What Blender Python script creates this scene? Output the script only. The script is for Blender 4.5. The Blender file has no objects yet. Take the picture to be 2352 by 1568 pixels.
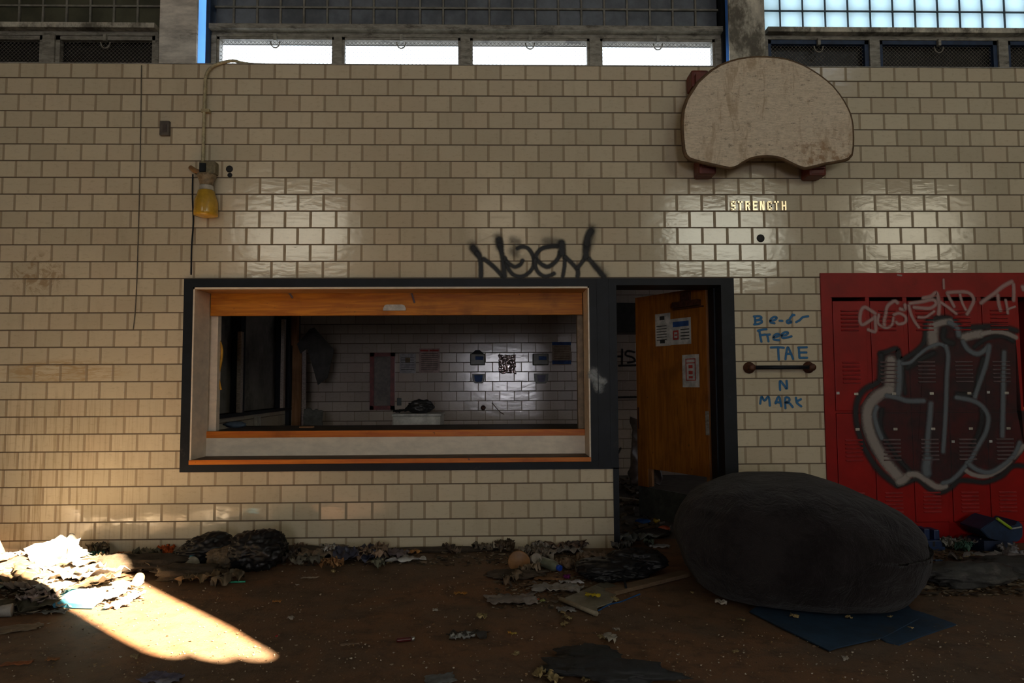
import bpy, bmesh, math, random
from mathutils import Vector, Matrix, noise
from math import sin, cos, pi, radians
S = bpy.context.scene
COL = S.collection
# ------------------------------------------------------------------ camera
CAM = Vector((3.92477, -5.42102, 1.28908))
PITCH, YAW, ROLL, FPX = 0.061654, 0.021994, -0.005264, 1568.0
FW = Vector((sin(YAW)*cos(PITCH), cos(YAW)*cos(PITCH), sin(PITCH)))
_rt = Vector((cos(YAW), -sin(YAW), 0)); _up = _rt.cross(FW)
RT = cos(ROLL)*_rt + sin(ROLL)*_up; UP = -sin(ROLL)*_rt + cos(ROLL)*_up
cd = bpy.data.cameras.new('camera'); cam = bpy.data.objects.new('camera', cd); COL.objects.link(cam)
cd.sensor_width = 36; cd.lens = 36*FPX/2352; cd.clip_start = .05; cd.clip_end = 300
M = Matrix((RT, UP, -FW)).transposed().to_4x4(); M.translation = CAM; cam.matrix_world = M
S.camera = cam
# ------------------------------------------------------------------ light
S.view_settings.view_transform = 'Standard'; S.view_settings.look = 'None'
S.view_settings.gamma = 1; S.view_settings.use_curve_mapping = False
S.view_settings.exposure = 0.0
w = bpy.data.worlds.new('sky'); S.world = w; w.use_nodes = True
bg = w.node_tree.nodes['Background']; bg.inputs[0].default_value = (.80, .90, 1, 1); bg.inputs[1].default_value = 4.2
SUN_EL = radians(35)
SUN = Vector((-.775*cos(SUN_EL), .632*cos(SUN_EL), -sin(SUN_EL)))     # the way sunlight travels
sl = bpy.data.lights.new('sun', 'SUN'); sl.energy = 130; sl.angle = radians(.3); sl.color = (1, .76, .50)
so = bpy.data.objects.new('sun', sl); COL.objects.link(so); so.rotation_euler = SUN.to_track_quat('-Z', 'Y').to_euler()
OPP = -16.0
def window_light(name, x0, x1, z0, z1, rad, col):
    l = bpy.data.lights.new(name, 'AREA'); l.shape = 'RECTANGLE'; l.size = x1-x0; l.size_y = z1-z0
    l.energy = rad*pi*(x1-x0)*(z1-z0); l.color = col
    o = bpy.data.objects.new(name, l); COL.objects.link(o); o.location = ((x0+x1)/2, OPP+.06, (z0+z1)/2)
    o.rotation_euler = (radians(90), 0, 0)      # faces +Y
OPPW = [(-4.0, -.8, 4.9, 7.1, 4.6, (1, .93, .74)), (3.3, 5.0, 5.6, 7.0, 1.6, (1, .84, .6)), (9.5, 12.7, 4.8, 7.1, 5.6, (.98, .97, .80)), (15.6, 18.7, 4.9, 7.1, 4.6, (1, .92, .70)),
        (3.3, 5.5, .9, 3.2, 11.0, (.95, .93, 1))]
for i, a in enumerate(OPPW): window_light('daylight_and_fill', *a)
# ------------------------------------------------------------------ pixel helpers (used only to read positions off the photograph)
def ray(x, y): return FW + RT*(x-1176)/FPX - UP*(y-784)/FPX
def at(x, y, Y=0.0):
    d = ray(x, y); t = (Y-CAM.y)/d.y; p = CAM+d*t; return p
def fl(x, y, z=0.0):
    d = ray(x, y); return CAM+d*((z-CAM.z)/d.z)
def Xp(x, y=860, Y=0): return at(x, y, Y).x
def Zp(y, x=1142, Y=0): return at(x, y, Y).z
# ------------------------------------------------------------------ materials
def nt(name):
    m = bpy.data.materials.new(name); m.use_nodes = True; return m, m.node_tree, m.node_tree.nodes['Principled BSDF']
class G:
    def __init__(s, t): s.t = t
    def n(s, typ, **k):
        o = s.t.nodes.new(typ)
        for a, b in k.items(): setattr(o, a, b)
        return o
    def lk(s, a, b): s.t.links.new(a, b)
    def m(s, op, a, b=None, c=None, clamp=False):
        o = s.n('ShaderNodeMath', operation=op); o.use_clamp = clamp
        for i, v in enumerate((a, b, c)):
            if v is None: continue
            if isinstance(v, (int, float)): o.inputs[i].default_value = v
            else: s.lk(v, o.inputs[i])
        return o.outputs[0]
    def mix(s, f, a, b):
        o = s.n('ShaderNodeMix', data_type='RGBA')
        for i, v in ((0, f), (6, a), (7, b)):
            if isinstance(v, (int, float)): o.inputs[i].default_value = v
            elif isinstance(v, tuple): o.inputs[i].default_value = (*v[:3], 1)
            else: s.lk(v, o.inputs[i])
        return o.outputs[2]
    def noise(s, vec, scale, detail=4, rough=.6, dist=0):
        o = s.n('ShaderNodeTexNoise'); o.inputs['Scale'].default_value = scale; o.inputs['Detail'].default_value = detail
        o.inputs['Roughness'].default_value = rough; o.inputs['Distortion'].default_value = dist
        if vec is not None: s.lk(vec, o.inputs['Vector'])
        return o.outputs['Fac']
    def ss(s, v, a, b, lo=0., hi=1.):
        o = s.n('ShaderNodeMapRange', interpolation_type='SMOOTHSTEP'); s.lk(v, o.inputs[0])
        o.inputs[1].default_value = a; o.inputs[2].default_value = b; o.inputs[3].default_value = lo; o.inputs[4].default_value = hi
        return o.outputs[0]
    def scale(s, vec, sx, sy, sz):
        o = s.n('ShaderNodeMapping'); s.lk(vec, o.inputs['Vector']); o.inputs['Scale'].default_value = (sx, sy, sz); return o.outputs[0]
    def bump(s, h, dist, strength=1, bs=None):
        o = s.n('ShaderNodeBump'); o.inputs['Distance'].default_value = dist; o.inputs['Strength'].default_value = strength
        s.lk(h, o.inputs['Height']); 
        if bs: s.lk(o.outputs[0], bs.inputs['Normal'])
        return o.outputs[0]
_mc = {}
def mat(col, rough=.7, metal=0, var=.35, nscale=14, bump=.0, dirt=None, dirtamt=.4, stretch=None, alpha=1, coat=0, trans=0, name=None, spec=.5):
    key = (col, rough, metal, var, nscale, bump, dirt, dirtamt, stretch, alpha, coat, trans)
    if key in _mc: return _mc[key]
    m, t, b = nt(name or 'surface'); g = G(t)
    tc = g.n('ShaderNodeTexCoord').outputs['Object']
    v = g.scale(tc, *stretch) if stretch else tc
    nz = g.noise(v, nscale, 6, .65)
    c = g.mix(g.ss(nz, .3, .72), tuple(x*(1-var) for x in col), tuple(min(1, x*(1+var*.6)) for x in col))
    if dirt:
        d = g.ss(g.noise(v, nscale*.45, 8, .75), .62-dirtamt*.3, .75-dirtamt*.2)
        c = g.mix(g.m('MULTIPLY', d, .85), c, dirt)
    g.lk(c, b.inputs['Base Color']); b.inputs['Roughness'].default_value = rough; b.inputs['Metallic'].default_value = metal
    b.inputs['Alpha'].default_value = alpha; b.inputs['Coat Weight'].default_value = coat
    b.inputs['Transmission Weight'].default_value = trans; b.inputs['Specular IOR Level'].default_value = spec
    if bump: g.bump(g.noise(v, nscale*3, 5, .6), bump, 1, b)
    _mc[key] = m; return m
TW, TH = .2032, .2032/1.5
ZF = 27.75*TH
def tile_mat(name, axis='X', base=(.635, .56, .405), front=False, gloss=.085, vj=.045):
    m, t, b = nt(name); g = G(t)
    geo = g.n('ShaderNodeNewGeometry'); sep = g.n('ShaderNodeSeparateXYZ'); g.lk(geo.outputs['Position'], sep.inputs[0])
    P = geo.outputs['Position']; X, Y, Z = sep.outputs
    A = X if axis == 'X' else Y
    v = g.m('DIVIDE', g.m('SUBTRACT', ZF, Z), TH); row = g.m('FLOOR', v)
    par = g.m('FLOORED_MODULO', row, 2.0)
    u = g.m('ADD', g.m('DIVIDE', A, TW), g.m('MULTIPLY', par, .5)); colu = g.m('FLOOR', u)
    fu = g.m('SUBTRACT', g.m('SUBTRACT', u, colu), .5); fv = g.m('SUBTRACT', g.m('SUBTRACT', v, row), .5)
    au = g.m('ABSOLUTE', fu); av = g.m('ABSOLUTE', fv)
    jv = g.ss(au, .5-vj-.012, .5-vj+.012); jh = g.ss(av, .5-.045, .5-.025)
    cmb = g.n('ShaderNodeCombineXYZ'); g.lk(colu, cmb.inputs[0]); g.lk(row, cmb.inputs[1])
    wn = g.n('ShaderNodeTexWhiteNoise', noise_dimensions='3D'); g.lk(cmb.outputs[0], wn.inputs['Vector'])
    sc = g.n('ShaderNodeSeparateColor'); g.lk(wn.outputs['Color'], sc.inputs[0]); r1, r2, r3 = sc.outputs
    c = g.mix(r1, tuple(x*.86 for x in base), tuple(x*1.06 for x in base))
    c = g.mix(g.m('MULTIPLY', g.ss(r3, .6, 1), .28), c, (base[0]*1.0, base[1]*.9, base[2]*.88))
    # fine grime, scuffs
    nz = g.noise(g.scale(P, 6, 6, 14), 3, 8, .7); c = g.mix(g.ss(nz, .50, .72, 0, .30), c, (.30, .22, .12))
    sc2 = g.noise(g.scale(P, 9, 9, 46), 3.3, 4, .55, .3); c = g.mix(g.ss(sc2, .735, .77, 0, .65), c, (.13, .09, .05))
    if front:
        # vertical run marks and an ochre smear on the left part of the wall
        lf = g.ss(X, .4, 1.7, 1, 0)
        lo = g.m('MULTIPLY', g.ss(Z, 1.35, 1.0), g.ss(Z, -.2, .25, .6, 1))
        st = g.ss(g.noise(g.scale(P, 34, 1, 1.1), 1.0, 5, .7), .47, .66)
        c = g.mix(g.m('MULTIPLY', g.m('MULTIPLY', lf, lo), g.m('MULTIPLY', st, .62)), c, (.27, .18, .085))
        e = g.m('ADD', g.m('POWER', g.m('DIVIDE', g.m('SUBTRACT', X, .52), .50), 2.0), g.m('POWER', g.m('DIVIDE', g.m('SUBTRACT', Z, 1.40), .10), 2.0))
        sm = g.m('MULTIPLY', g.ss(e, 1.25, .3), g.ss(g.noise(g.scale(P, 3, 3, 20), 2, 5, .7, 1), .38, .6))
        c = g.mix(g.m('MULTIPLY', sm, .6), c, (.40, .24, .08))
        e2 = g.m('ADD', g.m('POWER', g.m('DIVIDE', g.m('SUBTRACT', X, .30), .26), 2.0), g.m('POWER', g.m('DIVIDE', g.m('SUBTRACT', Z, 2.17), .2), 2.0))
        sm2 = g.m('MULTIPLY', g.ss(e2, 1.2, .2), g.ss(g.noise(g.scale(P, 6, 3, 6), 2, 5, .7, 1), .45, .62))
        c = g.mix(g.m('MULTIPLY', sm2, .6), c, (.30, .17, .07))
        up = g.ss(g.noise(g.scale(P, 5, 1, 1.2), 1.2, 6, .7), .5, .75); c = g.mix(g.m('MULTIPLY', up, .25), c, (.34, .27, .17))
    c = g.mix(g.m('MULTIPLY', jv, .85), c, (.30, .225, .135)); c = g.mix(g.m('MULTIPLY', jh, .95), c, (.10, .066, .036))
    g.lk(c, b.inputs['Base Color'])
    # relief: each tile tilted a hair, wavy glaze, sunk joints (heights in metres)
    h = g.m('ADD', g.m('MULTIPLY', g.m('MULTIPLY', fu, g.m('SUBTRACT', r2, .5)), .0024), g.m('MULTIPLY', g.m('MULTIPLY', fv, g.m('SUBTRACT', r3, .5)), .0018))
    h = g.m('ADD', h, g.m('MULTIPLY', g.noise(g.scale(P, 1, 1, 2.2), 9, 2, .5), .0011))
    h = g.m('ADD', h, g.m('MULTIPLY', g.noise(g.scale(P, 1, 1, 3), 60, 3, .5), .00013))
    jm = g.m('MAXIMUM', jv, jh); h = g.m('SUBTRACT', h, g.m('MULTIPLY', jm, .0022))
    g.bump(h, 1.0, 1.0, b)
    g.lk(g.m('ADD', g.m('MULTIPLY', jm, .6), g.m('ADD', gloss, g.m('MULTIPLY', r1, .05))), b.inputs['Roughness'])
    b.inputs['Specular IOR Level'].default_value = .72 if front else .85
    return m
M_TILE = tile_mat('glazed_wall_tile', front=True)
M_TILEB = tile_mat('glazed_wall_tile_inner', base=(.58, .50, .42), gloss=.13, vj=.02)
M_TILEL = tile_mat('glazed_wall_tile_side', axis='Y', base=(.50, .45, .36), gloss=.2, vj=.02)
def floor_mat(name, c1, c2, c3, rough):
    m, t, b = nt(name); g = G(t); P = g.n('ShaderNodeNewGeometry').outputs['Position']
    n1 = g.noise(g.scale(P, 1, 1.3, 1), .9, 7, .65, .4); n2 = g.noise(P, 7, 8, .75); n3 = g.noise(P, 70, 5, .7)
    c = g.mix(g.ss(n1, .40, .62), c1, c2); c = g.mix(g.ss(n2, .45, .68, 0, .75), c, c3)
    c = g.mix(g.ss(n3, .66, .74, 0, .5), c, (.22, .17, .11))
    g.lk(c, b.inputs['Base Color']); b.inputs['Roughness'].default_value = rough; b.inputs['Specular IOR Level'].default_value = .25
    g.bump(g.m('ADD', g.m('MULTIPLY', n3, .004), g.m('MULTIPLY', n2, .008)), 1, 1, b); return m
M_FLOOR = floor_mat('dirty_brown_floor', (.20, .102, .052), (.135, .088, .056), (.060, .040, .027), .7)
M_FLOORK = floor_mat('grey_gritty_floor', (.13, .115, .10), (.10, .09, .08), (.07, .06, .05), .75)
M_PLASTER = mat((.66, .62, .55), .8, dirt=(.12, .10, .07), dirtamt=.35, nscale=5, bump=.002, stretch=(1, 1, 3), name='peeling_paint')
M_PLASTER2 = mat((.62, .58, .48), .8, dirt=(.055, .045, .032), dirtamt=.75, nscale=9, bump=.002, stretch=(1, 1, .6), name='peeling_paint_worn')
M_DARK = mat((.008, .011, .016), .5, spec=.25, dirt=(.09, .085, .08), dirtamt=.05, nscale=5, bump=.001, name='dark_blue_enamel')
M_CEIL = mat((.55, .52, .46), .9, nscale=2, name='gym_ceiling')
M_OPP = mat((.45, .38, .27), .6, nscale=2, name='far_wall')
M_STEEL = mat((.30, .28, .24), .5, .1, dirt=(.05, .04, .03), dirtamt=.4, nscale=12, stretch=(1, 1, 3), name='old_steel')
M_BLUE = mat((.015, .04, .10), .5, name='blue_steel')
M_BLACK = mat((.008, .008, .009), .6, name='blackness')
M_BOARD = mat((.035, .035, .033), .9, name='boarding')
M_WHITEP = mat((.78, .68, .54), .5, dirt=(.22, .17, .12), dirtamt=.0, nscale=9, var=.12, bump=.0006, stretch=(1, 1, 2), name='dirty_white_paint')
def wood(name, a, b_, rough, axis='x', knots=True):
    m, t, b = nt(name); g = G(t); tc = g.n('ShaderNodeTexCoord').outputs['Object']
    s = {'x': (1, 12, 14), 'z': (14, 12, 1)}[axis]
    n1 = g.noise(g.scale(tc, *s), 2.2, 6, .6, .8); n2 = g.noise(tc, 3, 5, .6)
    c = g.mix(g.ss(n1, .35, .68), a, b_); c = g.mix(g.ss(n2, .5, .75, 0, .6), c, tuple(x*.45 for x in a))
    c = g.mix(g.ss(g.noise(tc, 22, 3, .5), .70, .76, 0, .7), c, (.06, .035, .01))
    g.lk(c, b.inputs['Base Color']); b.inputs['Roughness'].default_value = rough; b.inputs['Specular IOR Level'].default_value = .35
    g.bump(n1, .002, 1, b); return m
M_ORANGE = wood('varnished_orange_wood', (.40, .125, .004), (.60, .225, .008), .5)
M_ORANGE2 = wood('varnished_orange_edge', (.50, .12, .008), (.62, .19, .012), .42)
M_DOOR = wood('varnished_door_veneer', (.23, .075, .009), (.36, .13, .014), .5, 'z')
M_SOFFIT = wood('worn_wood', (.30, .14, .05), (.40, .22, .10), .55)
M_STUD = wood('raw_stud', (.22, .10, .04), (.30, .15, .07), .8, 'z')
M_RED = mat((.29, .0045, .004), .42, dirt=(.14, .004, .004), dirtamt=.1, nscale=4, bump=.0004, spec=.28, var=.2, name='red_locker_enamel')
M_METAL = mat((.5, .48, .44), .3, .9, name='bright_metal')
M_RUST = mat((.10, .035, .018), .6, .3, dirt=(.05, .02, .012), nscale=40, bump=.001, name='rusty_iron')
M_PLASTIC_BAG = mat((.010, .010, .011), .42, bump=.002, nscale=9, spec=.35, name='black_plastic')
# ------------------------------------------------------------------ geometry helpers
def link(name, bm, m, parent=None, smooth=False, recenter=False):
    me = bpy.data.meshes.new(name); bmesh.ops.recalc_face_normals(bm, faces=bm.faces) if not getattr(bm, 'keepn', False) else None
    off = Vector((0, 0, 0))
    if recenter:
        xs = [v.co for v in bm.verts]; lo = [min(c[i] for c in xs) for i in range(3)]; hi = [max(c[i] for c in xs) for i in range(3)]
        off = Vector(((lo[0]+hi[0])/2, (lo[1]+hi[1])/2, lo[2])); bmesh.ops.translate(bm, verts=bm.verts, vec=-off)
    bm.to_mesh(me); bm.free()
    if isinstance(m, (list, tuple)):
        for k in m: me.materials.append(k)
    else: me.materials.append(m)
    if smooth:
        for p in me.polygons: p.use_smooth = True
    o = bpy.data.objects.new(name, me); COL.objects.link(o); o.location = off
    if parent: o.parent = parent; o.matrix_parent_inverse = Matrix.Identity(4); o.location = off-parent.location if not parent.parent else off-parent.location-parent.parent.location
    return o
def tag(o, label=None, cat=None, group=None, kind=None):
    if label: o['label'] = label
    if cat: o['category'] = cat
    if group: o['group'] = group
    if kind: o['kind'] = kind
    return o
def empty(name, loc, label, cat, group=None):
    o = bpy.data.objects.new(name, None); COL.objects.link(o); o.location = loc; o.empty_display_size = .1
    return tag(o, label, cat, group)
def box(bm, x0, x1, y0, y1, z0, z1, mi=0, bev=0):
    r = bmesh.ops.create_cube(bm, size=1); vs = r['verts']
    for v in vs: v.co = Vector(((x0+x1)/2+v.co.x*(x1-x0), (y0+y1)/2+v.co.y*(y1-y0), (z0+z1)/2+v.co.z*(z1-z0)))
    fs = list({f for v in vs for f in v.link_faces})
    for f in fs: f.material_index = mi
    if bev:
        es = list({e for v in vs for e in v.link_edges}); r2 = bmesh.ops.bevel(bm, geom=es, offset=bev, segments=2, affect='EDGES', profile=.6)
        for f in r2['faces']: f.material_index = mi
    return vs
def nb(): return bmesh.new()
def bx(*a, **k):
    bm = nb(); box(bm, *a, **k); return bm
def obox(bm, c, size, rot, bev=0, mi=0):
    R = rot.to_matrix() if hasattr(rot, 'to_matrix') else rot
    vs0 = set(bm.verts); box(bm, -size[0]/2, size[0]/2, -size[1]/2, size[1]/2, -size[2]/2, size[2]/2, mi, bev)
    for v in bm.verts:
        if v not in vs0: v.co = R @ v.co + Vector(c)
from mathutils import Euler
def tube(bm, pts, r, seg=8, caps=True, mi=0):
    pts = [Vector(p) for p in pts]; rings = []; n = len(pts)
    rr = r if isinstance(r, (list, tuple)) else [r]*n
    ref = None
    for i, p in enumerate(pts):
        d = (pts[min(i+1, n-1)]-pts[max(i-1, 0)]).normalized()
        if ref is None: ref = Vector((0, 0, 1)) if abs(d.z) < .9 else Vector((1, 0, 0))
        s = d.cross(ref).normalized(); t = s.cross(d).normalized(); ref = t
        rings.append([bm.verts.new(p+(s*cos(a*2*pi/seg)+t*sin(a*2*pi/seg))*rr[i]) for a in range(seg)])
    for i in range(n-1):
        for a in range(seg):
            f = bm.faces.new((rings[i][a], rings[i][(a+1) % seg], rings[i+1][(a+1) % seg], rings[i+1][a])); f.material_index = mi; f.smooth = True
    if caps:
        for q in (rings[0], rings[-1]):
            f = bm.faces.new(q); f.material_index = mi
def lathe(bm, prof, loc=(0, 0, 0), rot=None, seg=24, mi=0):
    R = rot.to_matrix() if rot else Matrix.Identity(3); rings = []
    for r, z in prof: rings.append([bm.verts.new(Vector(loc)+R @ Vector((r*cos(a*2*pi/seg), r*sin(a*2*pi/seg), z))) for a in range(seg)])
    for i in range(len(prof)-1):
        for a in range(seg):
            f = bm.faces.new((rings[i][a], rings[i][(a+1) % seg], rings[i+1][(a+1) % seg], rings[i+1][a])); f.smooth = True; f.material_index = mi
    for q in (rings[0], rings[-1]):
        f = bm.faces.new(q); f.material_index = mi
def spline(pts, sub=6):
    P = [Vector(p) for p in pts]
    if len(P) < 3: 
        return [P[0].lerp(P[-1], i/4) for i in range(5)] if len(P) == 2 else P
    out = []
    for i in range(len(P)-1):
        p0 = P[max(i-1, 0)]; p1 = P[i]; p2 = P[i+1]; p3 = P[min(i+2, len(P)-1)]
        for k in range(sub):
            t = k/sub; out.append(.5*((2*p1)+(p2-p0)*t+(2*p0-5*p1+4*p2-p3)*t*t+(3*p1-p0-3*p2+p3)*t**3))
    out.append(P[-1]); return out
def prism(bm, pts, y0, y1, mi=0, rim=None, bev=0):      # outline in x,z extruded in y
    a = [bm.verts.new((p[0], y0, p[1])) for p in pts]; b = [bm.verts.new((p[0], y1, p[1])) for p in pts]
    f = bm.faces.new(a); f.material_index = mi; f = bm.faces.new(b); f.material_index = mi
    n = len(pts)
    for i in range(n):
        f = bm.faces.new((a[i], a[(i+1) % n], b[(i+1) % n], b[i])); f.material_index = rim if rim is not None else mi
def slab(bm, pts, z0, z1, mi=0):                          # outline in x,y extruded in z
    a = [bm.verts.new((p[0], p[1], z0)) for p in pts]; b = [bm.verts.new((p[0], p[1], z1)) for p in pts]; n = len(pts)
    for q in (a, b): bm.faces.new(q).material_index = mi
    for i in range(n): bm.faces.new((a[i], a[(i+1) % n], b[(i+1) % n], b[i])).material_index = mi
def struct(name, bm, m, parent=None, label=None):
    o = link(name, bm, m, parent)
    if not parent: o['kind'] = 'structure'
    if label: o['label'] = label
    return o
# spray / marker paint as a thin film with soft edges
def paint_mat(name, col, soft, amax=.95, rough=.6, speck=0.):
    m, t, b = nt(name); g = G(t); uv = g.n('ShaderNodeUVMap').outputs[0]; sep = g.n('ShaderNodeSeparateXYZ'); g.lk(uv, sep.inputs[0])
    e0 = g.m('SUBTRACT', sep.outputs[1], .5); du = g.m('MAXIMUM', 0.0, g.m('SUBTRACT', .5, sep.outputs[0]))
    e = g.m('SQRT', g.m('ADD', g.m('MULTIPLY', e0, e0), g.m('MULTIPLY', du, du))); P = g.n('ShaderNodeNewGeometry').outputs['Position']
    nz = g.noise(P, 60, 4, .7); 
    a = g.ss(g.m('ADD', e, g.m('MULTIPLY', g.m('SUBTRACT', nz, .5), .12+speck)), .5, .5-soft*.5, 0, amax)
    g.lk(a, b.inputs['Alpha']); b.inputs['Base Color'].default_value = (*col, 1); b.inputs['Roughness'].default_value = rough
    return m
def strokes(name, lst, Y, m, parent, tr, width, label=None):
    """lst: polylines in photo pixels of a zoom; tr maps them to full-frame pixels; painted on the plane Y"""
    bm = nb(); uvl = bm.loops.layers.uv.new('UVMap'); k = 0
    for st in lst:
        wd = width
        if isinstance(st[0], (int, float)): wd = st[0]; st = st[1]
        pts = spline([(*tr(p), 0) for p in st], 5); yy = Y-.00012*(k % 16); k += 1
        W = [at(p.x, p.y, Y) for p in pts]
        d0 = (W[0]-W[1]).normalized(); d1 = (W[-1]-W[-2]).normalized(); W = [W[0]+d0*wd*.35]+W+[W[-1]+d1*wd*.35]; n = len(W); row = []
        L = [0.]
        for i in range(1, n): L.append(L[-1]+(W[i]-W[i-1]).length)
        hw = wd/2; T = lambda q_: min(L[q_], L[-1]-L[q_])/wd
        for i, p in enumerate(W):
            d = (W[min(i+1, n-1)]-W[max(i-1, 0)]); d = Vector((d.x, 0, d.z)).normalized() if d.length > 0 else Vector((1, 0, 0)); s = Vector((-d.z, 0, d.x))
            row.append((bm.verts.new((p.x+s.x*hw, yy, p.z+s.z*hw)), bm.verts.new((p.x-s.x*hw, yy, p.z-s.z*hw))))
        for i in range(n-1):
            f = bm.faces.new((row[i][0], row[i+1][0], row[i+1][1], row[i][1]))
            for lp, (u_, v_) in zip(f.loops, ((T(i), 1), (T(i+1), 1), (T(i+1), 0), (T(i), 0))): lp[uvl].uv = (u_, v_)
    o = link(name, bm, m, parent)
    if label: o['label'] = label
    return o
# ================================================================== SETTING
XL, XR, ZC = -9.0, 20.0, 8.5
TOP = ZF+.117
oX0, oX1 = Xp(420), Xp(1410)
oZ0, oZ1 = Zp(1078), Zp(640)
dX0, dX1 = Xp(1405), Xp(1690, 900)
lX0, lX1, lZ1 = Xp(1890, 860), 9.72, at(1886, 627).z
WT = .26
bm = nb()
box(bm, XL, oX0, 0, WT, 0, TOP)                      # left of the serving hatch
box(bm, oX0, dX0, 0, WT, 0, oZ0)                     # below it
box(bm, oX0, XR, 0, WT, lZ1, TOP); box(bm, oX0, lX0, 0, WT, oZ1, lZ1)
box(bm, dX1, lX0, 0, WT, 0, oZ1); box(bm, lX1, XR, 0, WT, 0, lZ1)
box(bm, XL, XR, WT, .62, 3.55, TOP)
wall = struct('wall_front', bm, M_TILE)
# thin rail at the top of the tiles
struct('trim_1', bx(XL, XR, -.006, .03, TOP, TOP+.008), mat((.30, .29, .26), .6, name='top_rail'))
struct('floor', bx(XL, XR, OPP, .30, -.1, 0), M_FLOOR)
struct('floor_inner', bx(1.0, 10, .30, 4.3, -.1, 0), M_FLOORK)
struct('wall_left', bx(XL-.2, XL, OPP, .6, 0, ZC), M_OPP)
struct('wall_right', bx(XR, XR+.2, OPP, .6, 0, ZC), M_OPP)
struct('wall_opposite', bx(XL-.2, XR+.2, OPP-.2, OPP, 0, ZC), M_OPP)
for i, (x0, x1, z0, z1, *_r) in enumerate(OPPW):
    bm = nb(); f = .07
    box(bm, x0-f, x1+f, OPP, OPP+.10, z0-f, z0); box(bm, x0-f, x1+f, OPP, OPP+.10, z1, z1+f)
    box(bm, x0-f, x0, OPP, OPP+.10, z0, z1); box(bm, x1, x1+f, OPP, OPP+.10, z0, z1)
    struct('window_%d' % (i+4), bm, M_STEEL)
# ceiling with an unseen slot, added and shaped to cast the sun patch
patch = [(0, 1262), (60, 1252), (150, 1268), (230, 1292), (310, 1332), (370, 1364), (450, 1404), (520, 1440), (570, 1472), (606, 1492), (621, 1504), (610, 1514), (580, 1515), (545, 1507), (510, 1492), (480, 1478),
         (522, 1500), (532, 1512), (505, 1517), (465, 1510), (425, 1494), (380, 1472), (418, 1496), (422, 1506), (392, 1508), (345, 1496), (290, 1468), (235, 1437), (180, 1404), (110, 1375), (60, 1352), (0, 1345), (-110, 1345), (-150, 1300), (-100, 1262)]
hole = []
for p in patch:
    q = fl(*p); q.y = min(q.y, -.10); t = ZC/-SUN.z; hole.append(Vector((q.x-SUN.x*t, q.y-SUN.y*t)))
bm = nb()
hx0, hx1 = min(h.x for h in hole)-.4, max(h.x for h in hole)+.4; hy0, hy1 = min(h.y for h in hole)-.4, max(h.y for h in hole)+.4
hv = [bm.verts.new((h.x, h.y, ZC)) for h in hole]; he = [bm.edges.new((hv[i], hv[(i+1) % len(hv)])) for i in range(len(hv))]
rv = [bm.verts.new((a, b, ZC)) for a, b in ((hx0, hy0), (hx1, hy0), (hx1, hy1), (hx0, hy1))]; re_ = [bm.edges.new((rv[i], rv[(i+1) % 4])) for i in range(4)]
bmesh.ops.triangle_fill(bm, use_beauty=True, edges=he+re_)
# remove any face that fell inside the slot
def inside(p):
    c = False; n = len(hole)
    for i in range(n):
        a, b = hole[i], hole[(i+1) % n]
        if (a.y > p.y) != (b.y > p.y) and p.x < (b.x-a.x)*(p.y-a.y)/(b.y-a.y)+a.x: c = not c
    return c
bmesh.ops.delete(bm, geom=[f for f in bm.faces if inside(f.calc_center_median())], context='FACES')
for a in ((XL, hx0, OPP, .6), (hx1, XR, OPP, .6), (hx0, hx1, OPP, hy0), (hx0, hx1, hy1, .6)): box(bm, a[0], a[1], a[2], a[3], ZC, ZC+.15)
struct('ceiling', bm, M_CEIL)
# inner room (kitchen behind the hatch)
KY, KX, KZ = 4.2, 1.2, 2.62
struct('wall_inner_back', bx(KX-.2, 10.2, KY, KY+.2, 0, KZ), M_TILEB)
bm = nb(); box(bm, KX-.2, KX, WT, KY, 0, 1.0); box(bm, KX-.2, KX, WT, KY, 2.25, KZ); struct('wall_inner_left', bm, M_TILEL)
struct('wall_inner_right', bx(10, 10.2, WT, KY, 0, KZ), M_PLASTER)
bm = nb(); box(bm, 9.94, 10, 1.3, 3.4, 1.0, 1.06); box(bm, 9.94, 10, 1.3, 3.4, 2.3, 2.36); box(bm, 9.94, 10, 1.3, 1.36, 1.06, 2.3); box(bm, 9.94, 10, 3.34, 3.4, 1.06, 2.3); struct('window_11', bm, M_STEEL)  # unseen side window, added to explain extra light in the kitchen
l_ = bpy.data.lights.new('daylight_and_fill', 'AREA'); l_.shape = 'RECTANGLE'; l_.size = 1.9; l_.size_y = 1.2; l_.energy = 1.5*pi*1.9*1.2; l_.color = (.95, .95, 1)  # added fill lamp that brightens the kitchen from the right
o_ = bpy.data.objects.new('daylight_and_fill', l_); COL.objects.link(o_); o_.location = (9.93, 2.35, 1.68); o_.rotation_euler = (0, radians(90), pi) if False else Vector((-1, 0, 0)).to_track_quat('-Z', 'Z').to_euler()
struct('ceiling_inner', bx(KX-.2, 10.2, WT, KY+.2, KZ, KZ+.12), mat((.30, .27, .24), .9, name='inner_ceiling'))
struct('wall_inner_soffit', bx(KX, 10, 1.0, 1.12, 2.19, KZ), mat((.03, .026, .022), .9, name='soffit'))
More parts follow.
